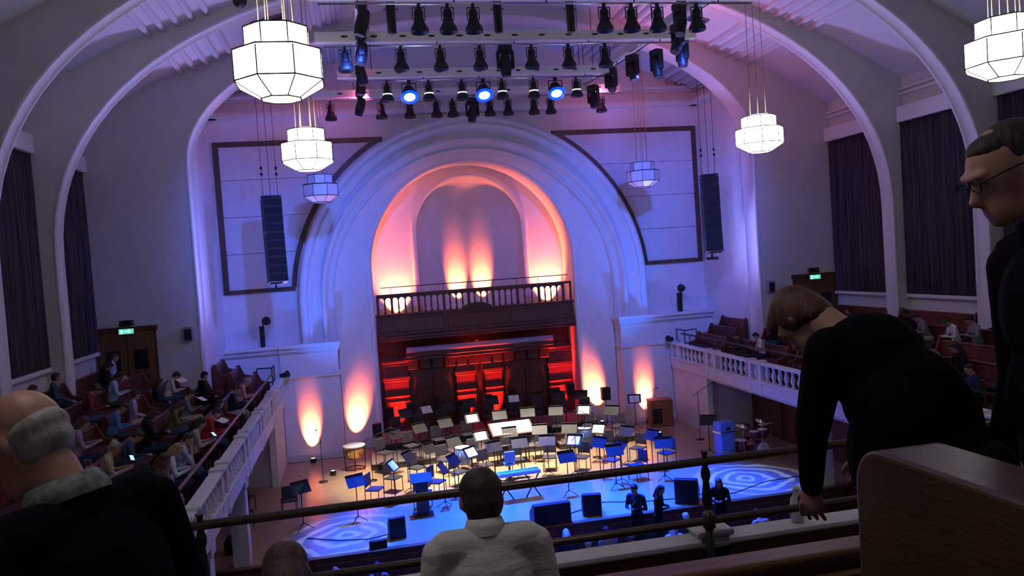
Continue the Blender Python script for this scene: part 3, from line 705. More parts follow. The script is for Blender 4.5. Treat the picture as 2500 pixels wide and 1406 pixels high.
for k, (y, t) in enumerate(((16.9, (.3, 0, 0)), (19.3, (.2, .2, 0)), (21.4, (-.2, 0, 0)), (22.6, (.1, .1, 0)))):
    fixture('mh', -4.1, y, f'black moving head light, {ORD[k]} along the left lengthwise bar', 'stage light', 'moving heads on the left lengthwise bar', PI/2, t, BZ+.08)
fixture('mhc', -4.1, 25.3, 'black moving head with a cyan lens at the far end of the left lengthwise bar', 'stage light', None, PI/2, (.3, -.35, 0), BZ+.02)
for k, (x, y, kd, t) in enumerate(((3.25, 17.1, 'mh', (.2, .3, 0)), (3.9, 18.7, 'mh', (.5, .2, 0)), (4.6, 20.0, 'mh', (0, 0, 0)), (4.3, 21.1, 'mh', (-.1, 0, 0)), (3.75, 21.6, 'mhc', (.1, .3, 0)), (3.6, 23.1, 'mh', (.4, .5, 0)), (3.75, 25.4, 'mhc', (.1, .1, 0)))):
    fixture(kd, x, y, f'black moving head{" with a cyan lens" if kd == "mhc" else " light"}, {ORD[k]} along the right lengthwise bar', 'stage light', 'moving heads on the right lengthwise bar', PI/2+.1*k, t, BZ+.06)
for k, x in enumerate((-3.44, -1.0, .74)):
    r = empty('hanging_tube_light', (x, 17.6, 13.22), 0, f'slim black vertical tube, {ORD[k]} of three hanging above the cream bar', 'tube', 'vertical black tubes')
    MB().lathe([(.05, 0), (.10, .02), (.105, .9), (.10, 1.2), (.06, 1.26)], 12).build('tube_shell', lantern_black, r)
    for z in (.55, .8, 1.05):
        MB().cyl((-.16, 0, z), (.16, 0, z), .012, n=6).build('side_peg', black_metal, r)
    MB().cyl((0, 0, 1.25), (0, 0, ceil_z(x)-13.22), .01, n=5).build('hanger', cable_m, r)
hs = empty('hanging_speaker', (-6.93, 20.0, 14.62), 0, 'small black globe speaker hanging from the ceiling left of the lighting bars', 'speaker')
MB().lathe([(.02, 0), (.12, .02), (.17, .12), (.16, .24), (.08, .30), (.02, .31)], 14).build('globe', lantern_black, hs); MB().cyl((0, 0, .3), (0, 0, ceil_z(-6.93)-14.62), .01, n=6).build('hanger', cable_m, hs)
# ================================================================ PEOPLE
# A figure is a set of tapered limbs and ellipsoids fused into one continuous skin by a voxel remesh.
def cap(p0, p1, r0, r1, t): return ('C', Vector(p0), Vector(p1), r0, r1, t)
def els(c, r, t, R=None): return ('E', Vector(c), Vector(r), R or Matrix.Identity(3), 0, t)
def prim_mesh(prims):
    b = MB()
    for p in prims:
        if p[0] == 'C':
            _, a, c, ra, rc, _t = p; ax = c-a; L = ax.length or 1e-4; ax.normalize()
            rings = []
            for k in range(5): th = PI/2*k/4; rings.append(b.ring(a-ax*(ra*math.cos(th)), ax, max(ra*math.sin(th), ra*.06), 10))
            for k in range(5): th = PI/2*k/4; rings.append(b.ring(c+ax*(rc*math.sin(th)), ax, max(rc*math.cos(th), rc*.06), 10))
            b.loft(rings)
        else:
            _, c, r, R, _z, _t = p; M = Matrix.Translation(c) @ R.to_4x4()
            b.ell((0, 0, 0), r, 14, 10, M=M)
    return b
def fuse(name, prims, voxel, mats, smooth=5):
    me0 = prim_mesh(prims).mesh(name+'_src'); ob = bpy.data.objects.new(name+'_src', me0); link(ob)
    rm = ob.modifiers.new('r', 'REMESH'); rm.mode = 'VOXEL'; rm.voxel_size = voxel; rm.use_smooth_shade = True
    sm = ob.modifiers.new('s', 'SMOOTH'); sm.factor = .5; sm.iterations = smooth
    dg = bpy.context.evaluated_depsgraph_get(); me = bpy.data.meshes.new_from_object(ob.evaluated_get(dg))
    bpy.data.objects.remove(ob); bpy.data.meshes.remove(me0); me.name = name
    me.materials.clear()
    for m_ in mats: me.materials.append(m_)
    n = len(me.polygons); c = np.empty(n*3); me.polygons.foreach_get('center', c); c = c.reshape(n, 3)
    best = np.full(n, 1e9); idx = np.zeros(n, dtype=np.int32)
    for p in prims:
        if p[0] == 'C':
            a = np.array(p[1]); d = np.array(p[2])-a; L2 = max(d@d, 1e-9); t = np.clip(((c-a)@d)/L2, 0, 1)
            dist = np.linalg.norm(c-a-t[:, None]*d, axis=1)-(p[3]+(p[4]-p[3])*t)
        else:
            q = (c-np.array(p[1])) @ np.array(p[3]); r = np.array(p[2]); dist = (np.linalg.norm(q/r, axis=1)-1)*r.min()
        w = dist < best; best[w] = dist[w]; idx[w] = p[5]
    me.polygons.foreach_set('material_index', idx); me.polygons.foreach_set('use_smooth', np.ones(n, dtype=bool)); me.update()
    return me
def RX3(a): return Matrix.Rotation(a, 3, 'X')
SK, TP, BT, SH = 0, 1, 2, 3
def head_prims(hc, R, k=1.0, ears=True):
    """head at hc, local axes R (face +Y)."""
    T = lambda x, y, z: hc+R @ Vector((x*k, y*k, z*k))
    o = [els(hc, (.076*k, .098*k, .105*k), SK, R), els(T(0, .035, -.055), (.058*k, .062*k, .065*k), SK, R), els(T(0, -.02, .02), (.079*k, .093*k, .09*k), SK, R),
         cap(T(0, .092, .0), T(0, .112, -.032), .010*k, .015*k, SK), els(T(0, .085, -.062), (.026*k, .016*k, .010*k), SK, R), els(T(0, .078, -.098), (.032*k, .026*k, .024*k), SK, R), els(T(0, .05, -.075), (.054*k, .056*k, .05*k), SK, R), els(T(0, .092, -.052), (.022*k, .014*k, .009*k), SK, R), els(T(.033, .078, .006), (.015*k, .014*k, .010*k), SK, R), els(T(-.033, .078, .006), (.015*k, .014*k, .010*k), SK, R),
         els(T(0, .085, .028), (.052*k, .02*k, .014*k), SK, R)]
    if ears:
        for s in (-1, 1): o.append(els(T(s*.080, -.014, -.014), (.012*k, .019*k, .030*k), SK, R))
    return o
def hair_prims(hc, R, k=1.0, style='short'):
    T = lambda x, y, z: hc+R @ Vector((x*k, y*k, z*k))
    o = [els(T(0, -.022, .032), (.087*k, .098*k, .090*k), 0, R), els(T(0, -.05, -.015), (.083*k, .068*k, .085*k), 0, R), els(T(0, .03, .078), (.062*k, .055*k, .035*k), 0, R)]
    if style == 'long':
        o += [cap(T(0, -.07, -.05), T(0, -.085, -.24), .075*k, .055*k, 0), cap(T(-.07, -.02, -.02), T(-.085, -.03, -.2), .03*k, .028*k, 0), cap(T(.07, -.02, -.02), T(.085, -.03, -.2), .03*k, .028*k, 0)]
    if style == 'bun': o.append(els(T(0, -.12, .06), (.045*k, .045*k, .045*k), 0, R))
    if style == 'curly':
        for i in range(10):
            a = i*2.4; o.append(els(T(.07*math.cos(a), -.03+.07*math.sin(a), .04+.008*(i % 4)*3-.02), (.035*k, .035*k, .035*k), 0, R))
    return o
def seated(lean=.1, nod=.2, arms='lap', turn=0.0, w=1.0, neck=.03):
    B = Vector((0, .02, .52)); L = RX3(-lean)
    up = lambda x, y, z: B+L @ (Vector((x*w, y, z))-Vector((0, .02, .52)))
    P = [els((0, .03, .54), (.18*w, .15, .12), BT), els(up(0, .02, .70), (.155*w, .115, .18), TP, L), els(up(0, .0, .92), (.175*w, .115, .20), TP, L),
         cap(up(-.15, -.01, 1.07), up(.15, -.01, 1.07), .065, .065, TP), cap(up(0, 0, 1.10), up(0, .02, 1.20), .058, .052, SK)]
    for s in (-1, 1):
        hip, kn, an = Vector((s*.10, .06, .54)), Vector((s*.13, .47, .53)), Vector((s*.12, .45, .10))
        P += [cap(hip, kn, .09, .062, BT), cap(kn, an, .06, .042, BT), cap(an+Vector((0, -.02, -.05)), an+Vector((s*.02, .16, -.06)), .042, .036, SH)]
        sh = up(s*.19, -.01, 1.05)
        if arms == 'lap': el, wr = up(s*.25, .04, .78), Vector((s*.09, .33, .66))
        elif arms == 'read': el, wr = up(s*.24, .12, .80), up(s*.08, .36, .92)
        elif arms == 'chin': el, wr = (up(s*.2, .22, .80), up(s*.06, .14, 1.10)) if s > 0 else (up(s*.25, .04, .78), Vector((s*.09, .33, .66)))
        else: el, wr = up(s*.24, .02, .78), Vector((s*.14, .38, .63))
        P += [cap(sh, el, .058, .046, TP), cap(el, wr, .043, .031, TP if arms != 'chin' else SK)]
        d = (wr-el).normalized(); hnd = wr+d*.05
        P += [els(hnd, (.036, .045, .026), SK)]+[cap(hnd+Vector((s*(.022-.015*j), 0, 0)), hnd+Vector((s*(.022-.015*j), .03, -.01))+d*(.045-.006*abs(j-1)), .011, .009, SK) for j in range(4)]
        P += [cap(hnd-Vector((s*.03, .02, 0)), hnd+d*.035+Vector((-s*.05, .01, .01)), .012, .010, SK)]
    R = L @ Matrix.Rotation(turn, 3, 'Z') @ RX3(-nod); hc = up(0, .035, 1.22-neck)+R @ Vector((0, .012, .075))
    return P+head_prims(hc, R), hc, R
def standing(arms='down', lean=.05, nod=.2):
    B = Vector((0, 0, .95)); L = RX3(-lean); up = lambda x, y, z: B+L @ (Vector((x, y, z))-B)
    P = [els((0, 0, .95), (.165, .12, .13), BT), els(up(0, .01, 1.10), (.15, .11, .16), TP, L), els(up(0, 0, 1.30), (.17, .115, .19), TP, L), cap(up(-.15, 0, 1.44), up(.15, 0, 1.44), .062, .062, TP), cap(up(0, 0, 1.46), up(0, .015, 1.56), .056, .052, SK)]
    for s in (-1, 1):
        P += [cap((s*.09, 0, .92), (s*.10, .02, .5), .085, .058, BT), cap((s*.10, .02, .5), (s*.10, -.01, .09), .056, .04, BT), cap((s*.10, -.02, .05), (s*.12, .15, .035), .042, .034, SH)]
        sh = up(s*.19, 0, 1.42); el, wr = (up(s*.24, -.02, 1.14), up(s*.23, .08, .92)) if arms == 'down' else (up(s*.25, .03, 1.15), up(s*.08, .27, 1.22))
        P += [cap(sh, el, .056, .045, TP), cap(el, wr, .042, .03, TP)]; d = (wr-el).normalized(); h = wr+d*.05
        P += [els(h, (.034, .04, .03), SK)]+[cap(h+Vector((s*(.02-.013*j), 0, 0)), h+d*(.08-.008*abs(j-1))+Vector((s*(.02-.013*j), .015, 0)), .011, .009, SK) for j in range(4)]+[cap(h, h+d*.04+Vector((-s*.045, .01, 0)), .012, .01, SK)]
    R = L @ RX3(-nod); hc = up(0, .03, 1.58)+R @ Vector((0, .01, .075))
    return P+head_prims(hc, R), hc, R

def cloth(name, c, rough=.85): return mat('cloth_'+name, c, rough, noise=.18, nscale=14, bump=.25, bscale=30, spec=.12)
CL = {n: cloth(n, c) for n, c in dict(black=(.012, .012, .015), navy=(.02, .03, .07), denim=(.05, .09, .16), white=(.62, .62, .64), grey=(.22, .22, .23), lavender=(.42, .34, .58), red=(.50, .03, .05), blue=(.10, .22, .45), lightblue=(.35, .48, .62), olive=(.14, .14, .07), beige=(.42, .36, .28), maroon=(.16, .03, .05), floral=(.34, .26, .34), teal=(.05, .20, .22), charcoal=(.05, .05, .055), pink=(.55, .3, .36)).items()}
HR = {n: mat('hair_'+n, c, .6, noise=.35, nscale=30, stretch=(1, 1, .3), bump=.4, bscale=60) for n, c in dict(black=(.012, .010, .010), brown=(.06, .03, .018), dark=(.028, .016, .012), grey=(.30, .28, .26), auburn=(.10, .035, .018), white=(.55, .53, .5), blond=(.34, .22, .10)).items()}
SKN = {'light': skin_m, 'tan': mat('skin_tan', (.40, .22, .15), .55, noise=.08, nscale=12), 'dark': mat('skin_dark', (.16, .08, .05), .5, noise=.08, nscale=12)}
shoe = mat('shoe_leather', (.02, .015, .012), .5)
VAR = []
for (ln, nd, ar, tu) in ((.12, .25, 'lap', .1), (.38, .55, 'read', 0.0), (.25, .45, 'read', -.15), (.05, .1, 'knees', .5), (.3, .2, 'chin', -.3)):
    P, hc, R = seated(ln, nd, ar, tu); body = fuse('seated_body', P, .024, [skin_m, CL['black'], CL['black'], shoe], 3)
    hr = {st: fuse('hair', hair_prims(hc, R, 1, st), .02, [HR['dark']], 2) for st in ('short', 'long', 'curly')}
    VAR.append((body, hr))
def dress(o, ms):
    for i, m_ in enumerate(ms): o.material_slots[i].link = 'OBJECT'; o.material_slots[i].material = m_
def sit(v, loc, rz, label, top, bottom='charcoal', hair=('dark', 'short'), skin='light', group=None, k=1.0):
    r = empty('person', loc, rz, label, 'person', group); r.scale = (k, k, k)
    b = inst(VAR[v][0], 'body', r); dress(b, [SKN[skin], CL[top], CL[bottom], shoe])
    if hair: h = inst(VAR[v][1][hair[1]], 'hair', r); dress(h, [HR[hair[0]]])
    return r
LEFT = [  # row, y, variant, top, hair, turn, label
 (4, 18.7, 0, 'black', ('brown', 'long'), .3, 'person in black with long brown hair on the back row near the left curtain'),
 (4, 20.2, 3, 'denim', ('black', 'short'), .2, 'person in a denim jacket with black hair under the left curtain'),
 (3, 19.2, 1, 'maroon', ('brown', 'curly'), 0, 'person with curly brown hair bent over in the left gallery'),
 (4, 23.4, 1, 'black', ('black', 'long'), .1, 'person in black with long black hair left of the exit door'),
 (4, 24.6, 0, 'lavender', ('brown', 'short'), -.4, 'person in a lavender top sitting before the left exit door'),
 (3, 21.3, 2, 'lightblue', ('dark', 'short'), 0, 'person in pale blue below the left exit door'),
 (2, 22.0, 0, 'navy', ('dark', 'long'), .1, 'person in navy beside the white-shirted listener'),
 (2, 23.1, 1, 'white', ('black', 'short'), .2, 'person in a white shirt right of the left exit door'),
 (1, 23.3, 0, 'black', ('black', 'short'), .3, 'person in a black jacket sitting upright near the stage corner'),
 (1, 20.9, 2, 'grey', ('brown', 'short'), 0, 'person in grey reading a programme mid left gallery'),
 (2, 18.0, 1, 'blue', ('dark', 'short'), 0, 'person in a bright blue top leaning forward'),
 (2, 15.8, 2, 'floral', ('brown', 'long'), .2, 'person in a floral blouse behind the bald man'),
 (1, 19.3, 1, 'olive', ('brown', 'long'), 0, 'person in olive with long brown hair mid left gallery'),
 (1, 14.5, 2, 'beige', ('grey', 'curly'), 0, 'grey-haired person in beige holding a phone'),
 (0, 13.9, 4, 'charcoal', ('brown', 'long'), 0, 'person in charcoal resting a chin on one hand'),
 (0, 13.0, 1, 'grey', ('dark', 'short'), .1, 'person in a grey striped shirt by the aisle handrail'),
 (0, 15.0, 2, 'white', ('blond', 'long'), 0, 'blond person in white by the aisle handrail'),
 (0, 18.5, 1, 'red', ('dark', 'short'), 0, 'person in bright red at the gallery front'),
 (0, 20.2, 0, 'maroon', ('black', 'long'), .2, 'person in maroon with long black hair at the gallery front'),
 (0, 22.3, 2, 'navy', ('brown', 'short'), 0, 'person in navy at the gallery front near the stage'),
 (0, 23.6, 1, 'pink', ('grey', 'short'), 0, 'grey-haired person in pink at the gallery front near the stage'),
 (1, 13.4, 0, 'red', ('dark', 'short'), .2, 'person in a red shirt just beyond the bald man'),
 (0, 15.9, 4, 'lightblue', ('brown', 'short'), 0, 'person in light blue at the gallery front'),
 (0, 17.2, 2, 'beige', ('dark', 'long'), 0, 'person in beige with a lit phone at the gallery front'),
 (2, 19.8, 0, 'lavender', ('dark', 'short'), .1, 'person in lilac in the middle of the left gallery'),
 (1, 15.6, 1, 'denim', ('brown', 'short'), 0, 'person in denim in the second row of the left gallery'),
 (1, 17.2, 2, 'black', ('dark', 'long'), .2, 'person in black with dark long hair in the second row left'),
 (2, 14.6, 1, 'teal', ('grey', 'short'), .1, 'grey-haired person in teal in the third row left')]
RIGHT = [
 (0, 24.5, 1, 'charcoal', ('dark', 'short'), 0, 'person in charcoal at the right gallery front near the stage'),
 (0, 23.2, 2, 'white', ('black', 'short'), 0, 'person in a white shirt leaning at the right gallery front'),
 (1, 24.0, 0, 'black', ('black', 'long'), .1, 'person in black with long black hair behind the white-shirted listener'),
 (3, 22.3, 0, 'navy', ('dark', 'long'), .1, 'person in navy below the right curtain'),
 (3, 18.9, 1, 'grey', ('black', 'short'), -.2, 'person in a grey shirt bent forward below the second right curtain'),
 (3, 19.5, 2, 'black', ('black', 'short'), .2, 'person in black beside the grey-shirted listener on the right'),
 (3, 17.8, 1, 'white', ('dark', 'short'), 0, 'person in white near the tall standing man'),
 (3, 17.1, 2, 'grey', ('black', 'short'), 0, 'person in grey partly behind the tall standing man'),
 (2, 18.4, 1, 'blue', ('dark', 'short'), 0, 'person in blue in the third row of the right gallery'),
 (1, 17.0, 2, 'charcoal', ('black', 'short'), 0, 'person with bare forearms in the second row on the right'),
 (1, 16.3, 1, 'olive', ('black', 'short'), 0, 'person in olive in the second row on the right'),
 (1, 15.6, 2, 'black', ('black', 'long'), .1, 'person in black with clasped hands in the second row right'),
 (0, 15.0, 3, 'lavender', ('brown', 'short'), .2, 'person in lavender clothes at the right gallery front'),
 (0, 14.3, 0, 'navy', ('dark', 'short'), 0, 'person in navy at the right gallery front near the bag')]
for s, S, gname in ((-1, LEFT, 'audience in the left gallery'), (1, RIGHT, 'audience in the right gallery')):
    for i, (k, y, v, top, hair, tu, lb) in enumerate(S):
        xb, zf = ROWS[k]
        sk_ = 'tan' if i % 5 == 3 else ('dark' if i % 9 == 5 else 'light')
        bot = ['charcoal', 'navy', 'denim', 'black', 'beige'][i % 5]
        sit(v, (s*(xb-.16), y, zf), s*PI/2+tu*.6+(.3 if s < 0 else -.3), lb, top, bot, hair, sk_, gname, .97+.05*((i*7) % 3-1))
# lit phones and programmes
def held(name, me, loc, rot, label, cat):
    o = inst(me, name, None, loc, rot); return tag(o, label, cat)
def phone(loc, rot, label):
    r = empty('phone', loc, 0, label, 'phone', rot=rot); MB().box((0, 0, 0), (.075, .15, .009)).build('case', black_plastic, r, .003); MB().box((0, 0, .0055), (.066, .138, .002)).build('screen', phone_glow, r)
phone((-8.72, 14.5, 4.98), (.5, .3, .6), 'lit phone held by the grey-haired person in beige')
phone((-7.85, 17.25, 4.72), (.5, .2, .8), 'lit phone held at the left gallery front')
phone((-7.86, 13.1, 4.72), (.4, .2, .3), 'lit phone held by the person in the striped shirt')
prg = MB(); prg.prism([(-.15, .03), (0, 0), (.15, .03), (.15, .036), (0, .006), (-.15, .036)], 'y', -.1, .1); prg = prg.mesh('programme', paper_m)
held('programme', prg, (-8.78, 20.9, 4.96), (.5, .2, 1.2), 'open white programme held by the reader in grey', 'programme')
held('programme', prg, (-7.9, 18.55, 4.75), (.4, 0, 1.2), 'open programme held by the person in red', 'programme')
held('programme', prg, (-9.7, 23.1, 5.22), (.5, 0, 1.0), 'open programme held by the white-shirted listener on the left', 'programme')
# ================================================================ STAGE EQUIPMENT
# risers
def riser(x0, x1, y0, y1, h, label):
    r = empty('riser', ((x0+x1)/2, (y0+y1)/2, ST), 0, label, 'riser', 'orchestra risers')
    w, d = (x1-x0)/2, (y1-y0)/2
    MB().bb(-w, w, -d, d, h-.06, h).build('deck', mat('riser_deck', (.16, .13, .12), .5), r, .01)
    MB().bb(-w+.03, w-.03, -d+.03, d-.03, .0, h-.06).build('skirt', stage_black, r)
riser(-4.6, -1.4, 26.6, 28.3, .25, 'low black riser on the left of the orchestra')
riser(-1.3, 1.9, 26.6, 28.3, .25, 'low black riser in the centre of the orchestra')
riser(2.0, 5.0, 26.4, 28.1, .25, 'low black riser on the right of the orchestra')
riser(-4.2, -.1, 28.4, 30.3, .5, 'tall black riser at the back left of the stage')
riser(0.0, 4.1, 28.4, 30.3, .5, 'tall black riser at the back right of the stage')

def music_stand_proto():
    r = empty('music_stand')
    d = empty('desk_holder', (0, 0, 1.12), 0); bpy.data.objects.remove(d)
    M = TR(0, 0, 1.14) @ Matrix.Rotation(-.9, 4, 'X')
    MB().box((0, 0, 0), (.52, .36, .008), M).build('desk', black_metal, r)
    MB().box((0, -.18, .025), (.52, .008, .05), M).build('lip', black_metal, r)
    MB().cyl((0, 0, .12), (0, 0, 1.12), .014, n=8).build('stem', black_metal, r)
    for k in range(3):
        a = 2*PI*k/3+.5; MB().cyl((0, 0, .18), (.26*math.cos(a), .26*math.sin(a), .012), .010, n=6).build('leg', black_metal, r)
    return r
def sheet(parent, w=.40):
    M = TR(0, 0, 1.14) @ Matrix.Rotation(-.9, 4, 'X')
    for sx in (-1, 1): MB().box((sx*w/4, .0, .008), (w/2-.01, .29, .004), M).build('sheet', paper_m, parent)
ms = music_stand_proto(); ms_p = music_stand_proto(); sheet(ms_p)
state = {'p': False, 'n': False}
def music_stand(x, y, rz, label, paper=True, z=ST, k=1.0):
    key = 'p' if paper else 'n'; p = ms_p if paper else ms
    r = copy_tree(p) if state[key] else p; state[key] = True
    r.location = (x, y, z); r.rotation_euler = (0, 0, rz); r.scale = (k, k, k)
    tag(r, label, 'music stand', 'orchestra music stands')
chair_blue = mat('chair_fabric', (.03, .03, .045), .8)
def chair_proto():
    r = empty('orchestra_chair')
    MB().box((0, 0, .45), (.44, .43, .05)).build('seat', chair_blue, r, .015)
    MB().box((0, -.215, .72), (.42, .04, .38), None).build('backrest', chair_blue, r, .015)
    for sx in (-1, 1):
        MB().cyl((sx*.2, .19, 0), (sx*.2, .19, .43), .013, n=6).build('leg', black_metal, r); MB().cyl((sx*.2, -.24, 0), (sx*.2, -.21, .86), .013, n=6).build('leg', black_metal, r)
    return r
chp = chair_proto(); st2 = [False]
def chair(x, y, rz, label, z=ST):
    r = copy_tree(chp) if st2[0] else chp; st2[0] = True
    r.location = (x, y, z); r.rotation_euler = (0, 0, rz); tag(r, label, 'chair', 'orchestra chairs')
# players' desks in arcs facing the conductor (front centre)
cx, cy = 0.0, 20.8
def seat_at(R, a, z, label_s, label_c, paper=True):
    x, y = cx+R*math.sin(a), cy+R*math.cos(a)
    face = math.atan2(-(cx-x), cy-y)          # local +Y towards the conductor
    chair(x, y, face, label_c, z)
    d = Vector((cx-x, cy-y)).normalized()*.62
    music_stand(x+d.x, y+d.y, face, label_s, paper, z)
arcs = [(3.4, 9, ST, 'innermost arc', -1.25, 1.25), (5.0, 11, ST, 'second arc', -1.15, 1.15), (6.75, 9, ST+.25, 'low risers', -.66, .66), (8.3, 9, ST+.5, 'back risers', -.44, .44)]
for R, n, z, nm, a0, a1 in arcs:
    for k in range(n):
        a = a0+(a1-a0)*k/(n-1)
        seat_at(R, a, z, f'black music stand, {ORD[k]} from the left on the {nm}', f'black orchestra chair, {ORD[k]} from the left on the {nm}', (k+int(R)) % 4 == 1)
for i, (x, y, rz, lb) in enumerate(((-5.07, 21.4, .4, 'blue-lit flat music stand standing alone at the front left of the stage'), (.89, 21.25, .1, 'blue-lit music stand front centre of the stage'), (2.36, 21.35, 0, 'tall blue-lit music stand right of centre'), (3.94, 21.5, -.3, 'blue-lit flat music stand standing alone at the front right'), (-6.53, 21.4, .5, 'music stand by the left wing'), (5.62, 28.4, -.3, 'music stand with a white sheet before the right pier'), (6.4, 23.6, -.5, 'music stand beside the drum screen'))):
    music_stand(x, y, rz+PI, lb, i in (5,), ST, 1.0)
# conductor podium with desk
pd = empty('podium', (-3.3, 21.3, ST), 0, 'black speaker lectern with a blue-lit sloping top on the left of the stage', 'lectern')
MB().bb(-.17, .17, -.14, .14, .02, 1.0).build('column', stage_black, pd, .02); MB().bb(-.28, .28, -.22, .22, 0, .04).build('base', stage_black, pd, .01)
MB().box((0, 0, 0), (.62, .46, .03), TR(0, 0, 1.03) @ Matrix.Rotation(.35, 4, 'X')).build('top', black_plastic, pd, .01)
# broad white score desk under the white lamps
ds = empty('score_desk', (.12, 25.45, ST), .06, 'wide desk with a large bright white score in the middle of the stage', 'desk')
MB().box((0, 0, 0), (1.5, .74, .03), TR(0, 0, 1.2) @ Matrix.Rotation(.42, 4, 'X')).build('desk_board', wood_dark, ds)
MB().box((0, .01, .022), (1.4, .68, .012), TR(0, 0, 1.2) @ Matrix.Rotation(.42, 4, 'X')).build('white_score', paper_m, ds)
for sx in (-.5, .5):
    for sy in (-.2, .2): MB().cyl((sx, sy, 0), (sx, sy, 1.18+sy*.4), .02, n=6).build('leg', black_metal, ds)
# keyboard on a stand
kb = empty('keyboard', (-.5, 21.5, ST), .05, 'electric keyboard on a stand lit bright blue, front centre', 'keyboard')
MB().bb(-.62, .62, -.19, .19, .74, .84).build('case', mat('keyboard_silver', (.6, .62, .66), .35), kb, .015); MB().bb(-.58, .58, -.18, -.02, .84, .855).build('white_keys', paper_m, kb)
for k in range(25): MB().bb(-.56+.046*k, -.54+.046*k, -.10, -.02, .855, .87).build('black_key', black_plastic, kb)
for sx in (-.4, .4):
    MB().cyl((sx-.22, 0, .02), (sx+.22, 0, .74), .02, n=6).build('stand_leg', black_metal, kb); MB().cyl((sx+.22, 0, .02), (sx-.22, 0, .74), .02, n=6).build('stand_leg', black_metal, kb)
st_ = empty('keyboard_stool', (-.4, 23.5, ST), 0, 'blue padded stool behind the keyboard', 'stool')
MB().lathe([(.05, .5), (.18, .5), (.19, .55), (.17, .59), (.02, .59)], 14).build('cushion', mat('stool_blue', (.08, .2, .45), .7), st_); MB().cyl((0, 0, .05), (0, 0, .5), .025).build('stem', black_metal, st_)
MB().box((0, -.16, .78), (.34, .05, .36)).build('backrest', mat('stool_blue', (.08, .2, .45), .7), st_, .02)
MB().cyl((0, -.14, .5), (0, -.16, .62), .018, n=6).build('back_strut', black_metal, st_)
for k in range(4): a = PI/2*k+.4; MB().cyl((0, 0, .1), (.24*math.cos(a), .24*math.sin(a), .015), .014, n=6).build('leg', black_metal, st_)

# wedge monitors and boxes at the front
def wedge(x, y, rz, w, h, d, label, z=ST):
    r = empty('stage_monitor', (x, y, z), rz, label, 'stage monitor', 'stage monitors')
    MB().prism([(-d/2, 0), (d/2, 0), (d/2, h*.45), (-d/2+d*.3, h), (-d/2, h)], 'x', -w/2, w/2).build('cabinet', black_plastic, r, .015)
    a = Vector((0, d/2, h*.45)); b_ = Vector((0, -d/2+d*.3, h)); c = (a+b_)/2; ang = math.atan2(b_.z-a.z, b_.y-a.y)
    MB().box((0, 0, 0), (w*.9, (b_-a).length*.9, .012), TR(*c) @ Matrix.Rotation(ang, 4, 'X')).build('grille', grille_m, r)
    MB().box((0, -d/2-.003, h*.5), (.16, .012, .05)).build('handle', black_metal, r)
wedge(-4.1, 19.85, .1, .42, .55, .45, 'upright black stage monitor at the front left of the stage')
wedge(-.15, 19.35, 0, .98, .56, .6, 'large wide black stage monitor at the front centre')
wedge(1.05, 19.6, -.2, .5, .58, .55, 'black stage monitor right of the wide one')
wedge(3.75, 19.5, -.5, .62, .68, .6, 'black wedge stage monitor turned aside on the right')
wedge(-4.6, 19.25, .1, .42, .22, .3, 'low black box on the stage edge at left')
wedge(-8.1, 20.4, .5, .5, .5, .5, 'dark box in the shade of the left wing')
# percussion: kettle drum at back left, drum kit and clear screen at right
kd = empty('kettle_drum', (-5.15, 27.1, ST), 0, 'copper kettle drum at the back left of the stage', 'drum')
MB().lathe([(.05, .35), (.2, .38), (.32, .52), (.36, .72), (.365, .86)], 20).build('bowl', copper_m, kd); MB().lathe([(.01, .87), (.36, .87), (.385, .86), (.385, .82), (.365, .82)], 20).build('head', paper_m, kd)
for k in range(4): a = PI/2*k; MB().cyl((.37*math.cos(a), .37*math.sin(a), .84), (.33*math.cos(a), .33*math.sin(a), .02), .016, n=6).build('leg', black_metal, kd)
MB().annul([(.30, .04), (.34, .04), (.34, .07), (.30, .07)], 20).build('base_ring', black_metal, kd)
def cymbal(parent, p, r, tilt):
    M = TR(*p) @ Matrix.Rotation(tilt, 4, 'X'); MB().lathe([(.005, .03), (.04, .028), (.05, .012), (r, -.01), (r, -.014), (.05, .006), (.005, .02)], 18, M=M).build('cymbal', cymbal_m, parent)
    MB().cyl((p[0], p[1], 0), (p[0], p[1], p[2]), .012, n=6).build('cymbal_stand', steel, parent)
dk = empty('drum_kit', (7.6, 22.6, ST), .3, 'drum kit with brass cymbals under the right gallery', 'drum kit')
def drum(c, r, h, M=None, nm='drum_shell'):
    b = MB(); b.cyl((0, 0, -h/2), (0, 0, h/2), r, n=18, M=(M or TR(*c))); b.build(nm, mat('drum_maroon', (.14, .02, .03), .3), dk)
    MB().cyl((0, 0, h/2), (0, 0, h/2+.01), r*.97, n=18, M=(M or TR(*c))).build('drum_head', paper_m, dk)
drum(None, .27, .42, TR(0, 0, .29) @ Matrix.Rotation(PI/2+.05, 4, 'X')); drum((.45, .25, .62), .18, .16); drum((-.18, -.05, .78), .15, .2); drum((.18, -.05, .78), .16, .22); drum((-.45, .3, .40), .2, .36)
cymbal(dk, (-.6, .0, 1.15), .24, .2); cymbal(dk, (.62, 0, 1.02), .25, -.2); cymbal(dk, (.72, .4, .9), .18, .1); cymbal(dk, (-.2, -.4, 1.3), .2, .3)
tr_ = empty('drum_throne', (7.5, 23.25, ST), 0, 'round black drum stool behind the drum kit', 'stool'); MB().lathe([(.05, .45), (.17, .46), (.18, .52), (.02, .54)], 14).build('cushion', black_plastic, tr_); MB().cyl((0, 0, 0), (0, 0, .46), .03).build('stem', steel, tr_); MB().lathe([(.02, .0), (.2, .0), (.2, .02), (.02, .03)], 12).build('foot_plate', steel, tr_)
blue_lit_case = mat('case_blue_lit', (.10, .20, .50), .35, noise=.15, nscale=5)  # blue stage light put into the case colour
cs = empty('flight_case', (6.5, 22.7, ST), .2, 'tall case coloured as if lit blue, upright beside the drum kit', 'case')
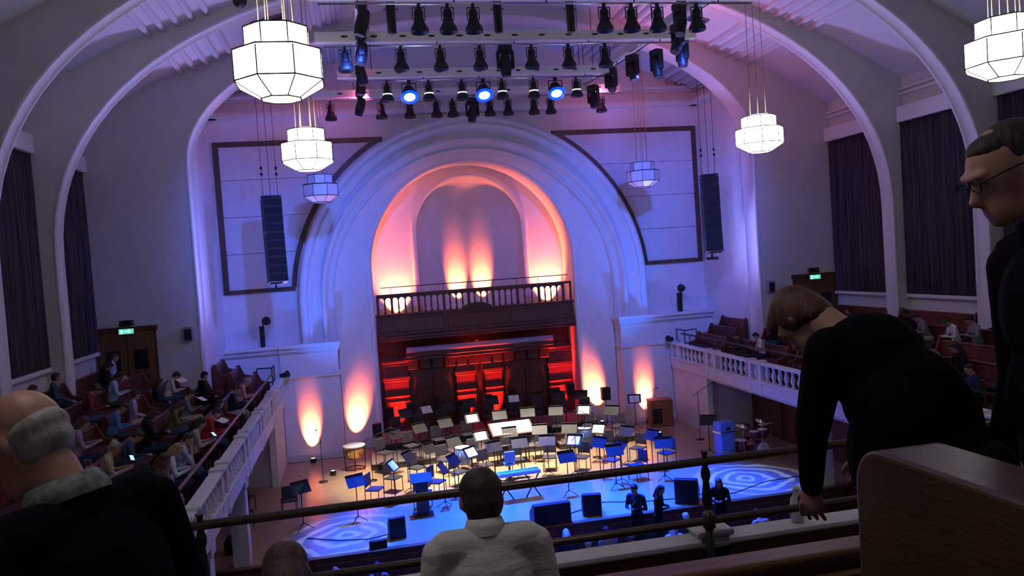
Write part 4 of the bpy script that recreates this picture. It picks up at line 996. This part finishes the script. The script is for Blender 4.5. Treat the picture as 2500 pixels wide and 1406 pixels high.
MB().bb(-.27, .27, -.2, .2, .06, 1.28).build('case_body', blue_lit_case, cs, .02)
for z in (.35, .95): MB().bb(-.28, .28, -.21, .21, z-.02, z+.02).build('metal_band', steel, cs)
for sx in (-.2, .2):
    for sy in (-.14, .14): MB().ell((sx, sy, .04), (.04, .04, .04), 8, 6).build('caster', black_plastic, cs)
MB().bb(-.1, .1, -.23, -.2, 1.02, 1.1).build('handle', steel, cs)
# brown wooden speaker cabinet at the back right
wc = empty('wooden_cabinet', (6.65, 28.4, ST), -.1, 'brown wooden rotary speaker cabinet by the right pier', 'cabinet')
MB().bb(-.45, .45, -.3, .3, 0, 1.05).build('cabinet_body', mat('walnut', (.28, .11, .04), .4, noise=.3, nscale=4, stretch=(1, 1, 5)), wc, .02); MB().bb(-.38, -.02, -.32, -.29, .15, .7).build('louvre_panel', black_plastic, wc)
for k in range(5): MB().bb(-.36, -.04, -.33, -.31, .22+.09*k, .25+.09*k).build('louvre_slat', wood_dark, wc)
# black speakers on poles across the back
def pole_speaker(x, y, z, label, h=1.35):
    r = empty('pole_speaker', (x, y, z), 0, label, 'loudspeaker', 'black speakers at the back of the stage')
    MB().bb(-.17, .17, -.14, .14, h-.5, h).build('cabinet', black_plastic, r, .015); MB().bb(-.15, .15, -.155, -.14, h-.47, h-.03).build('grille', grille_m, r)
    MB().cyl((0, 0, .1), (0, 0, h-.5), .018, n=6).build('pole', black_metal, r)
    for k in range(3): a = 2*PI*k/3; MB().cyl((0, 0, .25), (.28*math.cos(a), .28*math.sin(a), .012), .012, n=6).build('leg', black_metal, r)
for k, x in enumerate((-3.75, -2.9, -1.9, -.95, .25, 1.25, 2.15, 3.1, 3.72)): pole_speaker(x, 30.9, ST, f'black speaker on a pole before the oak screen, {ORD[k]} from the left', 1.35+.12*(k % 3))
pole_speaker(4.75, 29.3, ST, 'black speaker on a pole before the right jamb of the arch', 1.55)
pole_speaker(-4.3, 29.3, ST, 'black speaker on a pole before the left jamb of the arch', 1.1)
# microphone stands
def mic(x, y, h, rz, boom, label, z=ST):
    r = empty('microphone_stand', (x, y, z), rz, label, 'microphone stand', 'microphone stands')
    MB().cyl((0, 0, .05), (0, 0, h), .011, n=6).build('stem', black_metal, r); MB().lathe([(.01, 0), (.15, 0), (.15, .02), (.01, .04)], 12).build('base', black_metal, r)
    MB().cyl((-.25*boom, 0, h-.1*boom), (boom*.75, 0, h+.28*boom), .009, n=6).build('boom_arm', black_metal, r); MB().cyl((boom*.75, 0, h+.28*boom), (boom*.75+.14, 0, h+.22*boom), .018, .024, n=8).build('microphone', black_plastic, r)
for k, (x, y, h, rz, b_) in enumerate(((7.0, 25.6, 1.7, .3, 1.0), (5.5, 26.9, 1.5, .5, .8), (-3.0, 24.0, 1.3, 2.2, .8), (-1.2, 22.9, 1.3, 1.2, .8), (1.6, 22.8, 1.3, .6, .8), (2.9, 24.9, 1.4, 2.6, .8), (-4.6, 25.4, 1.4, .2, .9), (-6.2, 26.0, 1.4, 1.8, .8), (.9, 27.2, 1.5, 1.4, .9), (3.4, 27.0, 1.5, 2.0, .9))):
    mic(x, y, h, rz, b_, ['tall boom microphone stand under the right gallery', 'boom microphone stand before the wooden cabinet', 'boom microphone stand left of the inner desks', 'boom microphone stand just left of the keyboard stool', 'boom microphone stand right of the keyboard', 'boom microphone stand among the right-hand desks', 'boom microphone stand beside the left risers', 'boom microphone stand near the left pier', 'boom microphone stand over the centre riser', 'boom microphone stand over the right riser'][k])
# small double bass stool, guitar amp, toms
for k, (x, y, lb) in enumerate(((2.9, 26.2, 'round blue floor drum right of the white score'), (-1.6, 25.4, 'round floor drum left of the white score'))):
    r = empty('floor_drum', (x, y, ST), 0, lb, 'drum', 'floor drums'); MB().cyl((0, 0, .2), (0, 0, .75), .24, n=18).build('shell', mat('drum_blue', (.04, .08, .25), .4), r); MB().cyl((0, 0, .75), (0, 0, .765), .25, n=18).build('head', paper_m, r)
    for j in range(3): a = 2*PI*j/3; MB().cyl((.24*math.cos(a), .24*math.sin(a), .6), (.27*math.cos(a), .27*math.sin(a), 0), .012, n=6).build('leg', steel, r)
# folding chairs and stands stacked under the left gallery
for k, (x, y) in enumerate(((-8.2, 22.2), (-8.3, 23.6), (-7.0, 22.8))): chair(x, y, -.8+.5*k, f'spare black chair in the left wing, {ORD[k]} of three')
# cables on the stage
for k, pts in enumerate(([(-6.4, 20.6, 0), (-5.6, 20.1, 0), (-4.8, 19.9, 0), (-4.2, 20.1, 0)], [(4.2, 19.9, 0), (5.2, 19.6, 0), (6.5, 20.2, 0), (8.2, 20.3, 0)], [(.4, 19.7, 0), (1.6, 20.3, 0), (2.6, 19.9, 0), (3.5, 19.8, 0)])):
    tag(MB().tube([(x, y, ST+.012) for x, y, z in pts], .012, 6).build('cable', black_plastic), ['black cable on the left front of the stage', 'black cable on the right front of the stage', 'black cable between the right monitors'][k], 'cable', 'stage cables')

# ================================================================ UPLIGHTS (each lamp carries its own light)
def uplight(x, y, z, target, label, color, power, angle, lens, rz=0.0, size=.05, blend=.8):
    r = empty('uplight', (x, y, z), rz, label, 'uplight', 'floor uplights')
    MB().box((0, 0, .03), (.2, .16, .05)).build('base', black_metal, r, .01)
    MB().lathe([(.03, .05), (.085, .07), (.09, .16), (.085, .165), (.08, .15), (.01, .15)], 12).build('lamp_body', lantern_black, r)
    MB().lathe([(.005, .152), (.07, .152), (.07, .157), (.005, .157)], 12).build('lens', lens, r)
    yk = MB(); yk.box((-.1, 0, .1), (.012, .03, .14)); yk.box((.1, 0, .1), (.012, .03, .14)); yk.build('yoke', black_metal, r)
    spot('uplight_beam', (x, y, z+.19), target, color, power, angle, blend, size)
AMB = (1.0, .17, .055); RED = (1.0, .02, .012)
uplight(-6.67, 28.83, ST, (-6.67, 29.2, ST+.95), 'amber uplight at the foot of the left pier', AMB, 4200, 42, amber_lens, blend=1)
uplight(-5.0, 29.45, ST, (-5.0, 29.98, ST+1.1), 'amber uplight at the left jamb of the arch', AMB, 4200, 42, amber_lens, blend=1)
uplight(4.62, 29.55, ST, (4.6, 30.1, ST+1.1), 'amber uplight at the right jamb of the arch', AMB, 3800, 42, amber_lens, blend=1)
uplight(6.35, 28.83, ST, (6.35, 29.2, ST+.95), 'amber uplight at the foot of the right pier', AMB, 4200, 42, amber_lens, blend=1)
for x, lb in ((-3.1, 'left'), (3.25, 'right')):
    uplight(x, 31.5, BF, (x, 31.9, BF+1.25), f'broad amber uplight on the {lb} of the organ loft', AMB, 3600, 78, amber_lens, blend=1)
for x, tx, lb in ((-.35, -.42, 'left'), (.6, .67, 'right')):
    uplight(x, 32.45, BF, (tx, 33.0, BF+1.35), f'narrow amber uplight, {lb} of the pair inside the niche', AMB, 3600, 40, amber_lens, blend=1)
for x, lb in ((-3.3, 'outer left'), (-.5, 'inner left'), (.65, 'inner right'), (3.5, 'outer right')):
    uplight(x, 31.22, ST, (x, 31.5, 2.9), f'red uplight before the {lb} pilaster of the oak screen', RED, 4500, 46, red_lens, blend=1)
uplight(0, 31.2, 4.62, (0, 31.0, 5.3), 'red uplight on top of the oak screen entablature', (1, .06, .02), 300, 150, red_lens, blend=1)

for s in (-1, 1):
    uplight(s*5.9, 26.7, ST, (s*5.6, 29.5, 10.6), f'added blue floor wash light before the {"left" if s < 0 else "right"} pier', (.02, .16, 1.0), 2000, 46, blue_lens, blend=1)  # blue lamps added to colour the arch rings
BALD = (-5.2, 1.96, 6.30); WOMAN = (-2.94, 1.97, 6.34); TALL = (-2.775, 1.68, 6.34)
# ================================================================ STALLS: rows of seats and heads before the stage
def stall_seat(x, y, label):
    r = empty('stalls_seat', (x, y, 0), 0, label, 'seat', 'front stalls seats')
    MB().box((0, 0, .42), (.48, .45, .1)).build('seat', seat_m, r, .02); MB().box((0, -.26, .68), (.48, .08, .5)).build('backrest', seat_m, r, .02)
    for sx in (-.25, .25): MB().box((sx, 0, .32), (.04, .46, .64)).build('side_panel', wood_dark, r, .01)
SP = [(-7.3, 17.5), (-5.6, 17.5), (-4.65, 17.5), (-3.0, 17.6), (.2, 17.1), (-.1, 17.9), (.85, 17.7), (1.35, 17.0), (2.4, 17.3), (3.0, 17.9), (4.8, 17.4), (5.6, 17.2)]
tops = ['lightblue', 'white', 'grey', 'lavender', 'white', 'navy', 'grey', 'lavender', 'white', 'charcoal', 'beige', 'blue']
for k, (x, y) in enumerate(SP):
    stall_seat(x, y, f'dark red stalls seat before the stage, {ORD[k]} of the occupied ones from the left' if k < 4 else f'dark red stalls seat before the stage under the {ORD[k]} listener')
    sit(k % 3, (x, y-.1, 0), .1*((k*5) % 4-1.5), f'person in {tops[k]} in the front stalls, {ORD[k]} counted from the left wing', tops[k], 'charcoal', (['grey', 'white', 'dark', 'brown'][k % 4], ['short', 'curly', 'long'][k % 3]), 'light', 'audience in the front stalls')
struct(MB().bb(-7.4, 7.4, 18.05, 18.98, 0, .3).build('stage_step', stage_black), 'low black step along the front of the stage')
# people standing at the stage front
SB = {}
for ar in ('down', 'hold'):
    P, hc, R = standing(ar, .08, .35); SB[ar] = (fuse('standing_body', P, .022, [skin_m, CL['black'], CL['black'], shoe], 3), {st: fuse('hair', hair_prims(hc, R, 1, st), .018, [HR['dark']], 2) for st in ('short', 'long')})
def stand(ar, loc, rz, label, top, hair, k=1.0, bottom='black'):
    r = empty('person', loc, rz, label, 'person', 'people standing before the stage'); r.scale = (k, k, k)
    dress(inst(SB[ar][0], 'body', r), [skin_m, CL[top], CL[bottom], shoe]); dress(inst(SB[ar][1][hair[1]], 'hair', r), [HR[hair[0]]])
stand('hold', (1.9, 18.4, 0.3), 2.4, 'person in dark clothes holding a lit phone at the stage edge', 'navy', ('black', 'short'), 1.05)
stand('hold', (2.45, 18.4, 0.3), -2.3, 'long-haired person in black facing the phone holder at the stage edge', 'black', ('black', 'long'), .98)
stand('hold', (4.15, 18.35, 0.3), 2.6, 'brown-haired person in black standing at the right of the stage edge', 'black', ('auburn', 'long'), .98)
phone((1.74, 18.12, 1.72), (-.9, 0, .5), 'bright phone screen held up at the stage edge')
phone((.55, 17.2, .98), (-.6, 0, .3), 'bright phone screen among the front stalls')
phone((-3.1, 17.9, .95), (-.6, 0, .2), 'small lit phone low in the stalls on the left')

# ================================================================ UPPER SEATS IN THE FOREGROUND
FZ = 5.85
tier = MB(); tier.bb(-12.5, 12.5, 2.55, 4.07, 5.2, FZ); tier.bb(-12.5, 12.5, 1.35, 2.55, 5.2, 6.34); tier.bb(-12.5, 12.5, YB, 1.35, 5.2, 6.5)
struct(tier.build('floor_upper_seats', gal_floor), 'stepped floor of the upper seats in the foreground')
par = struct(MB().bb(-12.4, 12.4, 4.07, 4.2, 5.0, 6.285).build('wall_parapet', white_p), 'low white parapet in front of the upper seats')
MB().bb(-12.4, 12.4, 4.03, 4.22, 6.285, 6.32).build('coping', coping_m, par, .015)
MB().bb(-12.4, 12.4, 4.035, 4.07, FZ, 6.285).build('inner_lining', wood_dark, par)
front_rail = empty('front_handrail', (0, 4.12, 6.3), 0, 'dark bronze handrail on turned posts above the parapet', 'handrail')
MB().tube([(-11, 0, .46), (11, 0, .46)], .024, 12).build('top_rail', rail_bronze, front_rail)
post = MB().lathe([(.032, 0), (.036, .02), (.018, .04), (.016, .06), (.026, .10), (.030, .16), (.020, .24), (.017, .26), (.027, .29), (.027, .32), (.016, .35), (.015, .42), (.024, .44)], 12).mesh('turned_post', black_metal)
inner = empty('inner_handrail', (0, 3.98, 5.85), 0, 'lower dark handrail on the inner side of the parapet', 'handrail')
MB().tube([(-11, 0, .615), (11, 0, .615)], .022, 12).build('rail_tube', rail_bronze, inner)
for k in range(9):
    x = -2.74+2.76*(k-3)
    inst(post, 'turned_post', front_rail, (x, 0, .08))
    ped = struct(MB().bb(-.085, .085, -.085, .085, -.1, .03).build('parapet_pedestal', coping_m, None), 'square white pedestal block on the parapet, '+ORD[k]+' from the left end')
    ped.location = (x, 4.12, 6.32)
    MB().bb(-.11, .11, -.11, .11, .03, .065).build('pedestal_cap', coping_m, ped, .01)
    MB().cyl((x-.06, 0, 0), (x-.06, 0, .6), .022, n=10).build('rail_post', black_metal, inner)
    MB().lathe([(.02, .56), (.036, .58), (.036, .65), (.02, .67)], 10, (x-.06, 0, 0)).build('rail_collar', rail_bronze, inner)
# long bench back before the parapet
bn = empty('front_bench', (0, 0, FZ), 0, 'long oak bench whose back crosses the bottom of the picture', 'bench')
MB().bb(-8.5, 3.5, 2.68, 2.73, .1, .90).build('backrest', bench_oak_lit, bn)
MB().bb(-8.5, 3.5, 2.64, 2.77, .89, .94).build('back_rail', bench_oak_lit, bn, .018, 3)
MB().bb(-8.5, 3.5, 2.62, 2.66, .80, .86).build('back_ledge', bench_oak_lit, bn, .01)
MB().bb(-8.5, 3.5, 2.73, 3.15, .40, .46).build('seat', seat_m, bn, .02)
for x in (-8.5, -5.8, -1.8, 3.5): MB().bb(x-.03, x+.03, 2.68, 3.12, 0, .6).build('end_panel', bench_oak_lit, bn, .01)
b2 = empty('second_bench', (0, 0, 6.34), 0, 'oak bench on the second tier under the bald man', 'bench')
MB().bb(-8.5, -4.95, 1.55, 1.60, .1, .86).build('backrest', bench_oak_lit, b2); MB().bb(-8.5, -4.95, 1.6, 2.0, .40, .46).build('seat', seat_m, b2, .02); MB().bb(-8.5, -4.95, 1.53, 1.63, .84, .89).build('back_rail', bench_oak_lit, b2, .015)
MB().bb(-4.98, -4.92, 1.55, 2.0, 0, .6).build('end_panel', bench_oak_lit, b2, .01)
# thick rounded bench end on the right, running towards the viewer
be = empty('bench_end', (-3.42, .2, 6.5), 0, 'thick oak bench end with a rounded corner filling the lower right', 'bench end')
R_ = .09; L_ = 1.42; H = 1.01
prof = [(0, 0), (L_, 0)]+[(L_-R_+R_*math.cos(PI/2*k/8), H-R_+R_*math.sin(PI/2*k/8)) for k in range(9)]+[(0, H)]
MB().prism(prof, 'x', -.09, .09).build('end_board', wood_end, be, .012, 3)
MB().bb(.09, .6, .3, .36, .35, .95).build('seat_back_stub', wood_end, be, .01)

# ---- foreground figures
def figure(name, prims, hair, loc, rz, label, mats, hairmat, voxel=.011, hv=.011):
    r = empty('person', loc, rz, label, 'person')
    b = bpy.data.objects.new('body', fuse(name, prims, voxel, mats, 4)); link(b); b.parent = r
    if hair: h = bpy.data.objects.new('hair', fuse(name+'_hair', hair, hv, [hairmat], 4)); link(h); h.parent = r
    return r
# man in the grey shirt, seen from behind
P, hc, R = seated(.16, .12, 'knees', .05, 1.04, .065)
shirt = mat('grey_shirt', (.60, .58, .53), .85, noise=.10, nscale=9, bump=.5, bscale=9, stretch=(1, 1, 3))
gm = figure('man_grey', P, hair_prims(hc, R, 1.0, 'short'), (-4.215, 2.82, FZ+.005), 0, 'person in a creased grey shirt with short dark hair, seen from behind at the rail', [skin_m, shirt, CL['navy'], shoe], HR['dark'])
NB = Vector((0, .02, .52))+RX3(-.16) @ Vector((0, -.012, .605)); MB().annul([(.080, -.03), (.082, .0), (.068, .034), (.060, .034), (.070, 0)], 20, M=Matrix.Translation(NB) @ RX3(-.25).to_4x4()).build('shirt_collar', shirt, gm)
# long brown hair at the bottom edge
P, hc, R = seated(.35, .35, 'lap', 0, 1, 0)
figure('woman_hair', P, hair_prims(hc, R, 1.0, 'long'), (-4.94, 2.66, FZ-.20), .1, 'person with long brown hair whose head top shows at the bottom edge', [skin_m, CL['maroon'], CL['black'], shoe], HR['brown'], .014)
# bald man at the left
P, hc, R = seated(.30, .45, 'lap', .2, 1.12, 0)
coat = mat('dark_coat', (.004, .004, .006), .95, noise=.2, nscale=12, bump=.15, spec=.06)
fr = [els(hc+R @ Vector((0, -.026, -.012)), (.0812, .0905, .050), 0, R), els(hc+R @ Vector((0, -.034, -.045)), (.072, .068, .05), 0, R)]
bald = figure('man_bald', P, fr, BALD, 1.0, 'bald man with grey side hair and a dark coat, head bowed at the lower left', [mat('skin_ruddy', (.40, .21, .13), .5, noise=.15, nscale=10), coat, CL['black'], shoe], HR['grey'], .010, .007)
bald.scale = (1.08, 1.08, 1.08)
col_m = mat('patterned_collar', (.05, .055, .055), .8, noise=.6, nscale=45, col2=(.24, .25, .22))
NB = Vector((0, .0, 1.13)); LB = RX3(-.30); NB = Vector((0, .02, .52))+LB @ (Vector((0, .005, 1.135))-Vector((0, .02, .52)))
MB().annul([(.092, -.022), (.093, -.002), (.076, .030), (.069, .030), (.084, -.01)], 22, M=Matrix.Translation(NB) @ RX3(-.36).to_4x4()).build('shirt_collar', col_m, bald)
# woman bending down
def bend_woman():
    T, S = TP, SK; L = RX3(-.66); B = Vector((0, 0, .92)); up = lambda x, y, z: B+L @ (Vector((x, y, z))-B)
    P = [els((0, -.03, .92), (.18, .15, .16), BT), els(up(0, 0, 1.06), (.165, .125, .17), T, L), els(up(0, -.01, 1.26), (.18, .13, .19), T, L), cap(up(-.15, -.01, 1.40), up(.15, -.01, 1.40), .075, .075, T), els(up(0, -.06, 1.33), (.19, .11, .15), T, L), els(up(0, -.03, 1.16), (.21, .17, .22), T, L), els((0, .02, .86), (.22, .20, .26), T), els((0, .14, .98), (.20, .16, .22), T),
         cap(up(0, 0, 1.43), up(0, .03, 1.53), .062, .055, S)]
    for s in (-1, 1):
        P += [cap((s*.09, -.02, .9), (s*.10, .03, .5), .09, .06, BT), cap((s*.10, .03, .5), (s*.10, -.02, .09), .058, .042, BT), cap((s*.10, -.03, .05), (s*.12, .13, .035), .042, .034, SH)]
        sh = up(s*.185, 0, 1.38); el = sh+Vector((s*.01, .05, -.23)); wr = el+(Vector((-s*.07, .06, -.20)) if s < 0 else Vector((-.16, -.06, -.10)))
        P += [cap(sh, el, .066, .054, T), cap(el, wr, .05, .038, T)]; d = (wr-el).normalized(); h = wr+d*.06
        P += [els(h, (.018, .042, .05), S, RX3(-.3))]
        for j in range(4):
            b0 = h+d*.03+Vector((0, .036-.025*j, 0)); m1 = b0+d*(.04-.004*abs(j-1))+Vector((-s*.004, .004, 0)); P += [cap(b0, m1, .0098, .009, S), cap(m1, m1+d*(.034-.004*abs(j-1.3))+Vector((-s*.016, .006-.004*j, 0)), .009, .0078, S)]
        t0 = h+Vector((-s*.008, .035, .015)); P += [cap(t0, t0+d*.035+Vector((-s*.014, .022, 0)), .012, .011, S), cap(t0+d*.035+Vector((-s*.014, .022, 0)), t0+d*.068+Vector((-s*.02, .026, 0)), .011, .009, S)]
    R = L @ RX3(-.5); hc = up(0, .07, 1.56)+R @ Vector((0, .01, .045))
    return P+head_prims(hc, R, .9), hc, R
P, hc, R = bend_woman()
wb = figure('woman_bending', P, hair_prims(hc, R, .90, 'short')+[els(hc+R @ Vector((0, -.05, -.05)), (.070, .048, .068), 0, R), els(hc+R @ Vector((.05, -.015, .0)), (.034, .06, .062), 0, R), els(hc+R @ Vector((-.05, -.015, .0)), (.034, .06, .062), 0, R), els(hc+R @ Vector((0, .05, .06)), (.06, .05, .04), 0, R)], WOMAN, .42, 'person with short auburn hair and a black top bending down in front of the rail', [skin_m, coat, CL['black'], shoe], HR['auburn'], .0065)
NB = Vector((0, 0, .92))+RX3(-.66) @ Vector((0, -.005, .515)); MB().annul([(.118, -.07), (.112, -.01), (.082, .035), (.072, .035), (.09, -.02)], 22, M=Matrix.Translation(NB) @ RX3(-.72).to_4x4()).build('top_collar', coat, wb)
# tall man in profile at the right edge
def tall_man():
    B = Vector((0, 0, .98)); L = RX3(-.08); up = lambda x, y, z: B+L @ (Vector((x, y, z))-B); T, S = TP, SK
    P = [els((0, 0, .98), (.18, .14, .15), BT), els(up(0, .01, 1.12), (.18, .145, .18), T, L), els(up(0, 0, 1.33), (.195, .14, .20), T, L), cap(up(-.17, 0, 1.47), up(.17, 0, 1.47), .07, .07, T), cap(up(0, -.02, 1.47), up(0, .03, 1.60), .066, .060, S), cap(up(-.06, -.02, 1.52), up(.06, -.02, 1.52), .055, .055, T)]
    for s in (-1, 1):
        P += [cap((s*.09, 0, .95), (s*.10, .02, .5), .095, .062, BT), cap((s*.10, .02, .5), (s*.10, -.01, .09), .06, .042, BT), cap((s*.10, -.02, .05), (s*.12, .17, .035), .046, .036, SH)]
        sh = up(s*.215, 0, 1.44); el = sh+Vector((s*.03, -.02, -.30)); wr = el+Vector((-s*.02, .07, -.24))
        P += [cap(sh, el, .068, .056, T), cap(el, wr, .054, .042, T)]; d = (wr-el).normalized(); h = wr+d*.07
        P += [els(h, (.020, .045, .055), S, RX3(.35))]
        for j in range(4):
            b0 = h+d*.035+Vector((0, .036-.025*j, .01)); m1 = b0+d*(.042-.004*abs(j-1)); P += [cap(b0, m1, .011, .010, S), cap(m1, m1+d*(.034-.004*abs(j-1.3))+Vector((-s*.02, -.004, 0)), .010, .0085, S)]
        t0 = h+Vector((-s*.01, .04, .015)); P += [cap(t0, t0+d*.035+Vector((-s*.016, .024, 0)), .013, .012, S), cap(t0+d*.035+Vector((-s*.016, .024, 0)), t0+d*.07+Vector((-s*.022, .03, 0)), .012, .010, S)]
    R = L @ RX3(-.42); hc = up(0, .055, 1.63)+R @ Vector((0, .015, .085))
    return P+head_prims(hc, R, .97), hc, R
P, hc, R = tall_man()
tm = figure('man_tall', P, hair_prims(hc+R @ Vector((0, -.012, -.004)), R, .93, 'short'), TALL, 1.30, 'tall man in a black jacket and glasses standing in profile at the right edge', [mat('skin_warm', (.46, .25, .17), .5, noise=.1, nscale=10), coat, CL['black'], shoe], HR['dark'], .0065)
tm.scale = (1.07, 1.07, 1.07)
gl = MB(); M = Matrix.Translation(hc) @ R.to_4x4() @ Matrix.Diagonal((.95, .95, .95, 1))
for s in (-1, 1):
    gl.tube([(s*.033+.024*math.cos(2*PI*k/12), .108, .010+.018*math.sin(2*PI*k/12)) for k in range(13)], .0022, 6, M=M)
    gl.tube([(s*.057, .106, .014), (s*.080, .05, .014), (s*.086, -.01, .006)], .0026, 6, M=M)
gl.tube([(-.009, .110, .012), (.009, .110, .012)], .002, 6, M=M); gl.build('glasses', black_plastic, tm)
cl_ = MB().annul([(.092, -.05), (.092, -.01), (.074, .035), (.066, .035), (.080, -.02)], 22, M=TR(0, .045, 1.565) @ Matrix.Rotation(-.2, 4, 'X')); cl_.build('jacket_collar', coat, tm)
# bag, bottle and cups by the rail
bag = empty('shoulder_bag', (-2.62, 2.35, 6.96), -.3, 'rounded black bag standing on the bench ledge at right', 'bag')
MB().lathe([(.02, 0), (.17, .01), (.2, .12), (.17, .27), (.08, .33), (.02, .34)], 16, M=Matrix.Diagonal((1.0, .6, 1.0, 1))).build('bag_body', coat, bag); MB().tube([(-.12, 0, .28), (-.1, 0, .42), (0, 0, .48), (.1, 0, .42), (.12, 0, .28)], .012, 6).build('strap', coat, bag)
bt = empty('bottle', (-2.16, 4.14, 6.32), 0, 'pale capped bottle on the parapet coping beside the bending figure', 'bottle')
MB().lathe([(.02, 0), (.036, .005), (.038, .10), (.034, .14), (.016, .17), (.016, .19)], 14).build('bottle_body', mat('pale_plastic', (.5, .52, .55), .3), bt)
MB().lathe([(.01, .188), (.019, .188), (.019, .215), (.01, .218)], 12).build('cap', paper_m, bt)
